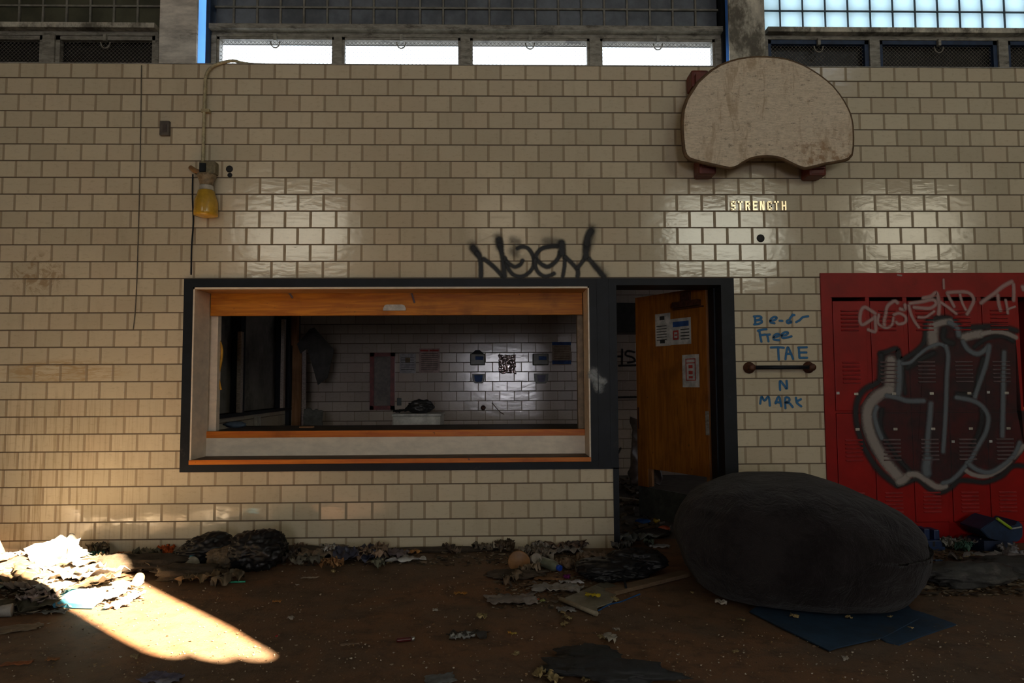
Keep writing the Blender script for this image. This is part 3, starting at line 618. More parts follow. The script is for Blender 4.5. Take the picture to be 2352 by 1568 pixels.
bm = nb(); a = at(437, 384, -.04); tube(bm, [at(437, 384, -.03), at(448, 392, -.04), at(462, 396, -.05)], [.018, .02, .016], 8); link('cable_gland', bm, mat((.30, .16, .06), .6, name='gland'), lamp)
c0 = at(475, 402, -.07)
pr = lambda lst: [((at(475+w_/4.354, 320+y/4.354, -.07).x-c0.x), at(475, 320+y/4.354, -.07).z-c0.z) for w_, y in lst]
bm = nb(); lathe(bm, pr([(88, 352), (92, 372), (80, 395), (66, 430), (62, 466)]), c0); link('lamp_socket', bm, mat((.26, .20, .12), .55, dirt=(.12, .07, .03), nscale=40, name='socket_brass'), lamp)
bm = nb(); lathe(bm, pr([(60, 464), (66, 468), (66, 508), (60, 512)]), c0); link('white_collar', bm, mat((.55, .50, .40), .5, name='collar'), lamp)['label'] = 'white collar'
bm = nb(); lathe(bm, pr([(58, 508), (76, 520), (84, 560), (96, 590), (106, 630), (107, 740), (104, 765), (60, 772), (10, 772)]), c0); j = link('amber_jar', bm, mat((.62, .36, .03), .25, dirt=(.10, .06, .02), dirtamt=.1, nscale=6, coat=.3, name='amber_glass'), lamp); j['label'] = 'amber glass jar'
bm = nb(); tube(bm, spline([at(443, 400, -.02), at(442, 450, -.015), at(444, 510, -.012), at(440, 570, -.012), at(439, 631, -.01)], 8), .006, 6); tag(link('hanging_cable', bm, M_DARK, recenter=True), 'dark cable hanging from the lamp junction box down to the hatch frame', 'cable')
bm = nb(); tube(bm, spline([at(325, 150, -.008), at(323, 300, -.008), at(320, 450, -.008), at(317, 560, -.008), at(314, 650, -.008), at(310, 720, -.008), at(306, 757, -.008)], 8), .004, 6); tag(link('hanging_wire', bm, mat((.14, .12, .09), .7, name='wire_sleeve'), recenter=True), 'thin grey wire hanging from the window ledge down the left tiles', 'wire')
bm = nb(); a = at(368, 278, -.02); b_ = at(389, 311, -.02); box(bm, a.x, b_.x, -.03, 0, b_.z, a.z, bev=.004); cbx = link('socket_box', bm, mat((.10, .085, .07), .5, name='grey_box'), recenter=True); tag(cbx, 'small grey brown wall box on the tiles left of the conduit', 'wall box')
a = at(374, 286, -.03); b_ = at(383, 303, -.03); link('faceplate', bx(a.x, b_.x, -.034, -.0301, b_.z, a.z), mat((.07, .05, .045), .4, name='face'), cbx)
for (px, py, r_) in ((527, 388, .026), (528, 402, .018), (1747, 547, .03)):
    p = at(px, py); bm = nb(); lathe(bm, [(r_*1.1, 0), (r_, .004), (r_*.7, .006), (r_*.2, .005)], (p.x, -.0, p.z), Euler((pi/2, 0, 0)), 16)
    link('bolt_hole', bm, M_BLACK, wall)
# grab rail
rl = empty('grab_rail', (Xp(1797, 843), 0, Zp(843, 1797)), 'dark horizontal grab rail with rusty round flanges under the blue writing', 'rail')
a, b_ = at(1727, 843, -.07), at(1865, 844, -.07); zz = (a.z+b_.z)/2
bm = nb(); tube(bm, [(a.x, -.07, zz), (b_.x, -.07, zz)], .016, 12); link('rail_bar', bm, M_DARK, rl)
for p in (a, b_):
    bm = nb(); lathe(bm, [(.045, 0), (.047, .012), (.03, .02), (.024, .06), (.028, .085), (.01, .09)], (p.x, 0, zz), Euler((pi/2, 0, 0)), 20); link('flange', bm, M_RUST, rl)
# ================================================================== LOCKERS
LY = -.004
zlk = lambda p: (1860+p[0]/2.305, 600+p[1]/2.305)
LX = lambda zx, zy=800: at(*zlk((zx, zy)), LY).x
LZ = lambda zy, zx=500: at(*zlk((zx, zy)), LY).z
lk = empty('locker_bank', ((lX0+lX1)/2, .2, 0), 'bank of red metal lockers with sprayed graffiti built into the tiled wall', 'lockers')
pit = .3048; lx = LX(125); dz = [(LZ(208), LZ(792)), (LZ(800), LZ(1382))]
bm = nb()
box(bm, lX0, lX1, LY-.012, .03, LZ(190), lZ1-.003)
box(bm, lX0, lx, LY-.012, .03, 0, LZ(190)); box(bm, lX0, lX1, LY-.002, .03, 0.02, dz[1][1]); box(bm, lX0, lX1, .02, .03, 0, .02)
for i in range(11):
    if i not in (5, ): pass
    if lx+i*pit+.02 < lX1: box(bm, lx+i*pit-.018 if i else lx-.001, lx+i*pit+.016, LY-.004, .45, .02, LZ(190))
box(bm, lX0, lX1, LY-.003, .45, dz[0][1]-.012, dz[0][1]+.006)
box(bm, lX0, lX1, .44, .45, 0, lZ1); box(bm, lX0, lX1, .03, .45, lZ1-.03, lZ1-.003); box(bm, lX0, lX1, .03, .45, 0.0, .06); box(bm, lX1-.02, lX1, .03, .45, .0, lZ1)
link('locker_frame', bm, M_RED, lk)
random.seed(5)
M_LV = mat((.30, .01, .01), .35, name='louvre_red'); M_LVP = mat((.12, .07, .07), .4, name='louvre_sprayed'); M_SLOT = mat((.02, .002, .002), .6, name='slot')
for c in range(10):
    for r in range(2):
        if c == 6 or (c == 5 and r == 0): continue
        xa, xb = lx+c*pit+.018, lx+(c+1)*pit-.020; za, zb_ = dz[r][1]+.004, dz[r][0]-.004
        bm = nb(); box(bm, xa, xb, LY-.012, LY+.014, za, zb_, bev=.003)
        d = link('locker_door', bm, M_RED, lk)
        cx = (xa+xb)/2
        rows = ((LZ(262), LZ(365)), (LZ(535), LZ(640))) if r == 0 else ((LZ(945), LZ(1050)), (LZ(1225), LZ(1325)))
        for zt_, zb2 in rows:
            bm = nb()
            for k in range(6):
                z = zt_+(zb2-zt_)*k/5; hw = .072
                # raised curved lip with a dark slot under it
                v = [bm.verts.new(q) for q in ((cx-hw, LY-.0121, z+.009), (cx+hw, LY-.0121, z+.009), (cx+hw*.94, LY-.021, z-.003), (cx-hw*.94, LY-.021, z-.003), (cx-hw, LY-.0121, z-.006), (cx+hw, LY-.0121, z-.006))]
                bm.faces.new((v[0], v[1], v[2], v[3])).material_index = 0
                bm.faces.new((v[3], v[2], v[5], v[4])).material_index = 1
                bm.faces.new((v[0], v[3], v[4])); bm.faces.new((v[1], v[5], v[2]))
            link('louvre_vents', bm, [M_LVP if (1 <= c <= 4 and (zt_ == LZ(535) or zt_ == LZ(945))) else M_LV, M_SLOT], d)
        zh = LZ(700) if r == 0 else LZ(887)
        bm = nb(); box(bm, cx+.012, cx+.045, LY-.022, LY-.012, zh-.010, zh+.010, bev=.003); link('door_pull', bm, mat((.5, .46, .40), .4, .5, name='pull'), d)['label'] = 'pale metal pull'
        if (c, r) in ((0, 0), (4, 0), (4, 1), (3, 1)):
            zs = LZ(695) if r == 0 else LZ(955); bm = nb(); box(bm, xa+.006, xa+.03, LY-.0135, LY-.012, zs-.01, zs+.01); link('paper_sticker', bm, PAPER, d)['label'] = 'small white sticker'
# open compartments of the sixth and seventh columns
bm = nb(); za = .06
box(bm, lx+5*pit+.017, lx+7*pit-.019, *(.40, .43), dz[0][1]+.008, LZ(190)-.01)
box(bm, lx+6*pit+.017, lx+7*pit-.019, .40, .43, .07, dz[0][1]-.014)
lin = link('open_compartment', bm, M_BLACK, lk)
bm = nb()
for k in range(6):
    z = at(2345, 690+k*41, .0).z; box(bm, lx+5*pit+.017, lx+7*pit-.019, .39, .398, z-.006, z+.006)
link('shelf_ribs', bm, mat((.10, .11, .11), .5, .3, name='rib_metal'), lk)
p = at(2347, 934, .05); bm = nb(); box(bm, p.x-.04, p.x+.10, .02, .12, dz[0][1]+.007, dz[0][1]+.022, bev=.004)
tag(link('orange_strap', bm, mat((.55, .2, .02), .5, name='orange_plastic'), recenter=True), 'orange scrap lying in the open doorless locker', 'scrap')
# graffiti on the lockers
zk = zlk
PF = LY-.0126
M_FILL, t, b = nt('dark_spray_fill'); g = G(t); P = g.n('ShaderNodeNewGeometry').outputs['Position']
b.inputs['Base Color'].default_value = (.012, .010, .014, 1); b.inputs['Roughness'].default_value = .6
g.lk(g.ss(g.noise(g.scale(P, 2, 1, 2), 2.2, 4, .6), .3, .7, .55, .80), b.inputs['Alpha'])
poly = [(365, 500), (455, 480), (500, 520), (610, 450), (615, 345), (700, 305), (775, 335), (805, 375), (900, 352), (1040, 365), (1088, 378), (1096, 790), (1138, 790), (1138, 1000), (1090, 1060), (1000, 1135), (900, 1150), (830, 1120), (760, 1180), (690, 1205), (560, 1130), (470, 1165), (380, 1080), (310, 990), (270, 880), (265, 770), (310, 700), (380, 650)]
bm = nb(); vs = [bm.verts.new((lambda q: (q.x, PF+.0002, q.z))(at(*zk(p), PF))) for p in poly]; bm.faces.new(vs); bmesh.ops.triangulate(bm, faces=bm.faces)
gf = link('graffiti_fill', bm, M_FILL, lk)
k_ = 1/2.305*.00343
zg = tz(1950, 700, 3.565); kg = .0022/1.0*.458
kg = 1/3.565*.00352
BL = [(75*kg, [(245, 400), (310, 385), (390, 360), (415, 430), (440, 445), (520, 400), (600, 330), (625, 250), (630, 150), (700, 115), (800, 105), (880, 140), (930, 195), (1000, 185), (1150, 175), (1290, 190), (1385, 215)]),
      (85*kg, [(262, 400), (258, 500), (255, 600), (230, 640), (120, 700), (65, 800), (60, 950), (100, 1100), (160, 1230), (260, 1370), (400, 1480)]), (70*kg, [(390, 1480), (470, 1455), (560, 1430), (650, 1500), (740, 1535), (830, 1500), (900, 1440), (1000, 1440), (1120, 1450), (1250, 1400), (1340, 1320), (1433, 1320)]),
      (60*kg, [(440, 500), (445, 620), (460, 730)]), (80*kg, [(780, 190), (775, 280), (860, 320)]), (70*kg, [(470, 520), (600, 440), (700, 390)]), (60*kg, [(1100, 430), (1060, 580), (1040, 700), (1000, 735), (880, 730)]), (55*kg, [(1020, 350), (1120, 280), (1250, 255), (1350, 300)]), (60*kg, [(270, 850), (260, 1000), (330, 1150), (440, 1300), (540, 1400)]), (70*kg, [(1090, 850), (1080, 1000), (1010, 1160)])]
strokes('graffiti_outline', BL, PF, paint_mat('black_spray_soft', (.008, .008, .011), .8, .92), lk, zg, 60*k_)
WH = [(120*kg, [(345, 440), (340, 560), (330, 680), (300, 720)]), (125*kg, [(350, 690), (240, 740), (165, 830), (150, 930), (175, 1050), (235, 1180), (320, 1310), (400, 1400), (430, 1440)]), (90*kg, [(400, 1450), (450, 1430), (480, 1400)]), (70*kg, [(480, 1390), (560, 1390), (640, 1440), (720, 1490), (800, 1480)]),
      (125*kg, [(690, 160), (685, 250), (690, 330)]), (75*kg, [(690, 170), (760, 145), (840, 135)]), (95*kg, [(930, 270), (1000, 250), (1090, 235)]), (55*kg, [(1080, 240), (1180, 220), (1280, 230), (1375, 270)]), (60*kg, [(1340, 1250), (1390, 1200), (1430, 1150)]), (50*kg, [(950, 1350), (1020, 1390), (1130, 1400), (1250, 1340), (1330, 1270)])]
strokes('graffiti_highlight', WH, PF-.0022, paint_mat('pale_spray', (.36, .31, .28), .7, .75, speck=.1), lk, zg, .1)
GR = [(80*kg, [(410, 460), (412, 560), (410, 660), (400, 740)]), (62*kg, [(300, 740), (400, 760), (480, 785), (620, 785)]), (45*kg, [(430, 480), (500, 470), (570, 410), (650, 350), (740, 320), (800, 350)]), (55*kg, [(790, 330), (812, 420), (800, 600), (795, 800), (785, 1000), (770, 1210)]), (68*kg, [(670, 800), (660, 950), (645, 1100), (640, 1270), (650, 1390)]),
      (110*kg, [(650, 1240), (630, 1330), (640, 1390)]), (62*kg, [(930, 290), (970, 360), (1040, 400), (1100, 380), (1150, 330)]), (58*kg, [(1150, 330), (1130, 450), (1090, 580), (1050, 690), (1030, 760)]), (58*kg, [(870, 755), (1000, 780), (1090, 830), (1140, 920), (1120, 1040), (1060, 1150), (1000, 1260), (960, 1300)]), (62*kg, [(1270, 380), (1265, 550), (1262, 750), (1258, 950), (1255, 1080)]),
      (60*kg, [(230, 830), (210, 900), (230, 1000), (270, 1100)]), (55*kg, [(960, 1310), (900, 1380), (830, 1440), (760, 1460)]), (60*kg, [(980, 1300), (1050, 1350), (1150, 1370), (1250, 1320), (1350, 1230), (1400, 1120)]), (70*kg, [(810, 140), (880, 180), (900, 260)])]
strokes('graffiti_linework', GR, PF-.0044, paint_mat('grey_spray', (.13, .15, .17), .8, .85), lk, zg, 52*k_)
zs = tz(1940, 630, 5.709); ks = 1/5.709*.00352
SU = [(75*ks, [(410, 520), (340, 470), (260, 430), (215, 480), (200, 600), (230, 660), (310, 620), (400, 560)]), (70*ks, [(400, 540), (405, 650), (400, 750), (300, 720)]), (75*ks, [(700, 380), (650, 350), (560, 420), (540, 520), (520, 600), (520, 700)]), (60*ks, [(450, 520), (440, 640), (540, 700), (620, 660), (640, 560)]), (65*ks, [(640, 530), (720, 510), (800, 560), (790, 630), (710, 650), (670, 620)]), (75*ks, [(790, 390), (790, 460), (720, 450)]),
      (65*ks, [(840, 400), (870, 520), (920, 620), (980, 700)]), (75*ks, [(850, 380), (1000, 360), (1150, 330), (1200, 380), (1130, 440), (1000, 440), (900, 430)]), (60*ks, [(960, 560), (1060, 560), (1180, 480)]), (80*ks, [(1020, 310), (1130, 290), (1200, 240), (1230, 330), (1240, 420), (1230, 530)]), (65*ks, [(1250, 360), (1340, 420), (1470, 520)]), (65*ks, [(1340, 240), (1390, 340), (1440, 430)]), (75*ks, [(1340, 240), (1480, 230), (1620, 240), (1690, 320), (1660, 420), (1600, 530)]), (60*ks, [(1510, 260), (1540, 370), (1590, 470)]),
      (50*ks, [(1295, 60), (1300, 190)]), (85*ks, [(1780, 380), (1860, 320), (1960, 250), (2070, 160), (2200, 90)]), (75*ks, [(2010, 260), (2020, 380), (2050, 480)]), (75*ks, [(2215, 120), (2220, 240), (2215, 350)]), (60*ks, [(2110, 330), (2130, 430), (2140, 520)]), (50*ks, [(2130, 460), (2240, 420)]), (90*ks, [(2330, 150), (2350, 210)]), (40*ks, [(690, 5), (750, 15)])]
strokes('sprayed_words', SU, PF-.0066, paint_mat('pink_white_spray', (.46, .30, .28), .85, .75), lk, zs, 36*k_, 'pale sprayed words reading SUSPEND TH')
# ================================================================== INNER ROOM THINGS
KF = KY
def kbox(px, d0, d1, bev=.004): 
    a = at(px[0], px[1], KF); b_ = at(px[2], px[3], KF); return bx(a.x, b_.x, KF-d1, KF-d0, b_.z, a.z, bev=bev)
ec = empty('wall_cabinet', (Xp(880, 875, KF), KF, Zp(940, 880, KF)), 'narrow red framed wall cabinet in the back of the kitchen', 'cabinet')
a = at(852, 810, KF); b_ = at(907, 940, KF); bm = nb(); t_ = .055
box(bm, a.x, b_.x, KF-.07, KF, b_.z, b_.z+t_); box(bm, a.x, b_.x, KF-.07, KF, a.z-t_, a.z); box(bm, a.x, a.x+t_, KF-.07, KF, b_.z, a.z); box(bm, b_.x-t_, b_.x, KF-.07, KF, b_.z, a.z)
link('cabinet_frame', bm, mat((.20, .025, .02), .4, name='dark_red_frame'), ec); link('back_panel', bx(a.x+t_, b_.x-t_, KF-.03, KF-.005, b_.z+t_, a.z-t_), mat((.20, .17, .14), .5, name='panel'), ec)
def poster(px, m, marks, label):
    a = at(px[0], px[1], KF); b_ = at(px[2], px[3], KF); bm = bx(a.x, b_.x, KF-.004, KF-.0005, b_.z, a.z); o = link('wall_poster', bm, m, recenter=True); tag(o, label, 'poster', 'posters on the kitchen back wall')
    for mk, cc in marks:
        bm = nb()
        for q in mk: box(bm, a.x+(b_.x-a.x)*q[0], a.x+(b_.x-a.x)*q[2], KF-.0055, KF-.004, a.z+(b_.z-a.z)*q[3], a.z+(b_.z-a.z)*q[1])
        link('printing', bm, cc, o)
pl = lambda n, a=.1, b=.9, s=.2: [(a, s+i*(.72/n), b, s+.02+i*(.72/n)) for i in range(n)]
PK = mat((.42, .30, .26), .6, name='pink_paper'); PW = mat((.42, .40, .40), .6, name='grey_paper'); PT = mat((.34, .26, .18), .6, name='tan_paper')
poster((918, 812, 955, 857), PW, [(pl(6), INK), ([(.35, .2, .65, .45)], mat((.25, .17, .08), .6, name='brown_ink'))], 'pale poster with a brown spot beside the red framed cabinet')
poster((963, 800, 1010, 856), PK, [(pl(9), INK), ([(.05, .05, .45, .12), (.5, .05, .95, .12)], RINK)], 'pink poster with a red heading on the kitchen wall')
poster((1268, 785, 1312, 838), PT, [(pl(7), mat((.2, .12, .07), .7, name='brown_line')), ([(0, 0, 1, .14), (0, .80, 1, .96)], BINK)], 'tan poster with blue bands at top and bottom, rightmost in the kitchen')
PD = mat((.07, .065, .035), .35, name='olive_plastic')
for i, (px, lab) in enumerate((((1080, 812, 1114, 838), 'olive paper towel dispenser with blue front and a peaked top on the kitchen wall'), ((1224, 812, 1260, 838), 'olive square topped dispenser just left of the blue banded poster'))):
    a = at(px[0], px[1], KF-.1); b_ = at(px[2], px[3], KF-.1); d = empty('wall_dispenser', ((a.x+b_.x)/2, KF, b_.z), lab, 'dispenser')
    link('housing', bx(a.x, b_.x, KF-.12, KF, b_.z, a.z, bev=.01), PD, d); c = (a.x+b_.x)/2
    link('blue_window', bx(c-.03, c+.08, KF-.125, KF-.119, b_.z+.07, b_.z+.12, bev=.003), BINK, d)
    if i == 0: bm = nb(); prism(bm, [(c-.09, a.z-.004), (c+.09, a.z-.004), (c+.03, a.z+.05), (c-.03, a.z+.05)], KF-.08, KF); link('lid', bm, M_BLACK, d)
for i, (px, lab) in enumerate((((1084, 858, 1114, 880), 'small dispenser with blue window below the peaked one'), ((1227, 858, 1260, 880), 'small dark dispenser with purple window below the square one'))):
    a = at(px[0], px[1], KF-.1); b_ = at(px[2], px[3], KF-.1); d = empty('soap_dispenser', ((a.x+b_.x)/2, KF, b_.z), lab, 'dispenser'); c = (a.x+b_.x)/2
    bm = nb(); prism(bm, [(a.x, a.z), (b_.x, a.z), (b_.x-.01, b_.z+.03), (b_.x-.04, b_.z), (a.x+.04, b_.z), (a.x+.01, b_.z+.03)], KF-.10, KF); link('housing', bm, mat((.12, .12, .10), .35, name='grey_plastic'), d)
    bm = nb(); prism(bm, [(c-.06, a.z-.02), (c+.06, a.z-.02), (c+.05, b_.z+.035), (c+.03, b_.z+.02), (c-.03, b_.z+.02), (c-.05, b_.z+.035)], KF-.108, KF-.10); link('level_window', bm, BINK if i == 0 else mat((.05, .04, .10), .4, name='purple'), d)
def sheet(w_, h, nx, ny, amp, seed, fold=1., ragged=.12):
    """crumpled sheet in the xy plane, centred, returns bmesh"""
    bm = nb(); V = []
    for j in range(ny+1):
        rw = []
        for i in range(nx+1):
            u, v = i/nx-.5, j/ny-.5
            e = 1+ragged*noise.noise(Vector((u*5+seed, v*5, 3.1)))*2
            x, y = u*w_*e, v*h*e
            q = Vector((x*5/max(w_, h)*1.0, y*5/max(w_, h), seed*1.7))
            z = amp*max(-.15, 1-abs(noise.noise(q)*2.4))*fold+amp*.4*noise.noise(q*2.7)+amp*.15*noise.noise(q*6)
            rw.append(bm.verts.new((x+amp*.6*noise.noise(q*1.9+Vector((9, 0, 0))), y+amp*.6*noise.noise(q*1.9+Vector((0, 9, 0))), z)))
        V.append(rw)
    for j in range(ny):
        for i in range(nx): bm.faces.new((V[j][i], V[j][i+1], V[j+1][i+1], V[j+1][i]))
    return bm
def clampwall(o):
    my = max(v.co.y for v in o.data.vertices)+o.location.y
    if -.006 < my and o.location.y < .1 and not 4.87 < o.location.x < 5.75: o.location.y -= my+.006
def addsheet(name, c, size, rot, m, seed, amp=.02, label=None, cat=None, group=None, nx=16, thick=.0015, ragged=.12, drop=True):
    bm = sheet(size[0], size[1], nx, max(4, int(nx*size[1]/size[0])), amp, seed, 1, ragged)
    R = Euler(rot).to_matrix()
    for v in bm.verts: v.co = R @ v.co
    mn = min(v.co.z for v in bm.verts)
    if drop: bmesh.ops.translate(bm, verts=bm.verts, vec=(0, 0, -mn+.0015))
    if thick:
        ext = bmesh.ops.extrude_face_region(bm, geom=bm.faces[:]); up = [v for v in ext['geom'] if isinstance(v, bmesh.types.BMVert)]
        off = R @ Vector((0, 0, thick)); bmesh.ops.translate(bm, verts=up, vec=off)
    o = link(name, bm, m); o.location = c; 
    for p in o.data.polygons: p.use_smooth = True
    clampwall(o); tag(o, label, cat, group); return o
def blob(name, c, size, seed, m, label, cat, group=None, sub=4, rough=.5, freq=2.2, rotz=0, flat=.12, tilt=0):
    bm = nb(); bmesh.ops.create_icosphere(bm, subdivisions=sub, radius=1)
    for v in bm.verts:
        n = v.co.normalized(); q = n*freq+Vector((seed*3.3, seed, 0))
        q2 = q+Vector((noise.noise(q*1.7), noise.noise(q*1.7+Vector((5, 0, 0))), noise.noise(q*1.7+Vector((0, 5, 0)))))*.5
        r1 = 1+noise.noise(q*.6)*.45*rough; r2 = -abs(noise.noise(q2*1.6))*.55*rough; r3 = -abs(noise.noise(q2*4))*.22*rough+noise.noise(q*9)*.04*rough
        co = n*(r1+r2+r3); co.x *= size[0]/2; co.y *= size[1]/2; co.z *= size[2]/2
        v.co = Matrix.Rotation(tilt, 3, 'Y') @ co
    mn = min(v.co.z for v in bm.verts); mx = max(v.co.z for v in bm.verts)
    fz = mn+(mx-mn)*flat
    for v in bm.verts:
        if v.co.z < fz: v.co.z = fz+(v.co.z-fz)*.04
    mn = min(v.co.z for v in bm.verts); mx = max(v.co.z for v in bm.verts); k = size[2]/(mx-mn)
    for v in bm.verts: v.co.z = (v.co.z-mn)*k
    bmesh.ops.rotate(bm, verts=bm.verts, cent=(0, 0, 0), matrix=Matrix.Rotation(rotz, 3, 'Z'))
    o = link(name, bm, m, smooth=True); o.location = c; clampwall(o); return tag(o, label, cat, group)
foil = addsheet('foil_packet', at(1165, 836, KF-.03), (.24, .26), (pi/2, 0, 0), mat((.7, .6, .6), .22, .8, dirt=(.3, .03, .05), dirtamt=.25, nscale=9, name='crinkled_foil'), 3.3, .016, 'crinkled red and silver foil taped to the kitchen wall', 'foil', drop=False, thick=.001, ragged=.05)
bm = kbox((912, 914, 922, 931), 0, .008); tag(link('wall_socket', bm, mat((.06, .075, .07), .4, name='dark_plate'), recenter=True), 'dark electrical socket beside the red framed cabinet', 'socket')
bm = nb(); tube(bm, spline([at(1130, 925, KF-.03), at(1148, 945, KF-.03), at(1158, 951, KF-.05)], 5), .006, 6); lathe(bm, [(.03, 0), (.035, .02), (.02, .05), (.02, .09)], (Xp(1110, 936, KF), KF, Zp(936, 1110, KF)), Euler((pi/2, 0, 0)), 12)
tag(link('pipe_stub', bm, M_RUST, recenter=True), 'rusty pipe stub and loose tube on the kitchen back wall', 'pipe')
# white appliance and what is on it
ky = 2.6
a = at(901, 952, ky); b_ = at(1012, 976, ky)
ap = empty('white_appliance', ((a.x+b_.x)/2, ky+.3, 0), 'dented white metal appliance standing behind the serving counter', 'appliance')
link('body', bx(a.x, b_.x, ky, ky+.55, 0.02, a.z-.02, bev=.02), mat((.62, .62, .56), .35, dirt=(.2, .17, .1), dirtamt=.2, nscale=7, name='white_enamel'), ap)
link('top_lid', bx(a.x-.01, b_.x+.01, ky-.01, ky+.56, a.z-.02, a.z+.01, bev=.008), mat((.5, .5, .46), .35, name='enamel_lid'), ap)
link('foot_plinth', bx(a.x+.03, b_.x-.03, ky+.03, ky+.5, 0, .02), M_BLACK, ap)
zt = a.z+.01
blob('burnt_lump', (Xp(962, 950, ky), ky+.2, zt), (.34, .3, .17), 4, mat((.03, .03, .03), .4, name='char'), 'charred black lump heaped on the white appliance', 'debris', rough=.7, freq=3)
addsheet('black_rag', (Xp(925, 950, ky), ky+.2, zt), (.26, .2), (0, 0, .3), mat((.03, .03, .028), .7, name='blackrag'), 8.1, .03, 'black rag draped left of the charred lump on the appliance', 'rag')
# counter clutter
p = Vector((Xp(540, 975, .75), .75, cT)); blob('blue_rag', p, (.22, .14, .06), 7, mat((.06, .09, .13), .8, name='bluecloth'), 'crumpled blue rag at the left end of the serving counter', 'rag', rough=.6, sub=3)
bm = nb(); box(bm, Xp(690, 978, .7), Xp(722, 978, .7), .66, .70, cT, cT+.012); tag(link('wood_sliver', bm, M_STUD, recenter=True), 'brown wood sliver lying on the serving counter', 'wood piece')
# yellow strip left, broken partition, hanging sheet
bm = nb(); q = [at(501, 775, .388), at(510, 800, .388), at(508, 830, .388), at(502, 860, .388), at(504, 880, .388), at(508, 895, .388)]
tube(bm, spline(q, 5), [.011]*26, 5); tag(link('yellow_strap', bm, mat((.5, .27, .02), .6, name='yellow'), recenter=True), 'yellow strap dangling inside the left edge of the hatch', 'strap')
pt = empty('broken_partition', (Xp(690, 870, 3.5), 3.5, 0), 'broken wooden partition post with peeling metal edge in the kitchen', 'partition')
x0 = Xp(671, 860, 3.5); x1 = Xp(692, 860, 3.5)
bm = nb(); box(bm, x0, x1, 3.5, 3.6, 0, 1.80); box(bm, x0-.02, x1+.22, 3.5, 3.55, 1.80, 1.86); box(bm, x0-.02, x0+.06, 3.5, 3.58, 1.86, 2.24); box(bm, x0, x1+.02, 3.5, 3.56, 2.2, 2.25); link('wood_post', bm, M_STUD, pt)
bm = nb(); box(bm, x1+.01, x1+.06, 3.49, 3.52, .3, 1.80, bev=.004); link('metal_edge', bm, mat((.45, .38, .34), .35, .6, bump=.006, nscale=30, stretch=(1, 1, 3), name='bent_metal'), pt)
bm = nb(); box(bm, x0-.09, x0-.02, 3.45, 3.55, 0, KZ, bev=.004); link('dark_post', bm, M_DARK, pt)
bm = nb(); prism(bm, [((lambda q: (q.x, q.z))(at(px, py, 3.49))) for px, py in ((682, 790), (712, 755), (722, 752), (767, 803), (752, 868), (730, 884), (706, 800), (690, 812))], 3.487, 3.4998)
tag(link('hanging_sheet', bm, mat((.075, .072, .066), .8, bump=.004, nscale=6, name='greyfabric'), recenter=True), 'torn grey sheet of insulation hanging from the broken partition', 'sheet')
bm = nb(); obox(bm, (Xp(694, 742, 3.2), 3.2, KZ-.1), (.38, .3, .2), Euler((0, .0, 0)), bev=.03); tag(link('duct_piece', bm, M_BLACK, recenter=True), 'black crumpled duct hanging above the broken partition', 'duct')
addsheet('fallen_panel', (Xp(715, 960, 3.2), 3.2, 0), (.24, .95), (1.45, .05, .1), mat((.10, .10, .09), .8, name='panelgrey'), 2.2, .02, 'grey panel leaning at the foot of the broken partition', 'panel', ragged=.05)
p = at(608, 955, 2.4); bm = nb(); box(bm, KX+.001, KX+.05, 2.3, 2.42, .82, .94, bev=.01); tag(link('socket_cover', bm, mat((.4, .38, .33), .5, name='ivory'), recenter=True), 'ivory socket cover under the dark kitchen window', 'socket')
# behind the doorway
p = Vector((Xp(1474, 1070, 3.0), 3.0, 0)); addsheet('curved_chair_shell', (p.x+.05, p.y, 0.0), (.42, .8), (1.35, .15, .2), mat((.13, .105, .09), .45, name='shell_plastic'), 5.5, .03, 'brown curved plastic shell leaning behind the orange door', 'chair shell', ragged=.1, thick=.01)
bm = nb(); a = fl(1420, 1150); b_ = fl(1497, 1162); obox(bm, ((a.x+b_.x)/2, (a.y+b_.y)/2, .03), (.75, .05, .03), Euler((0, 0, math.atan2(b_.y-a.y, b_.x-a.x)))); tag(link('pale_plank', bm, mat((.42, .36, .26), .7, name='paleplank'), recenter=True), 'long pale wooden strip on the floor inside the doorway', 'plank')
# junk box on wall inside top
bm = nb(); a = at(1425, 690, 3.9); bm = bx(a.x-.1, a.x+.3, 3.75, KY, a.z-.45, a.z-.05, bev=.01); tag(link('electrical_panel', bm, mat((.06, .065, .062), .5, name='panelbox'), recenter=True), 'dark electrical panel high on the kitchen wall seen through the doorway', 'panel')
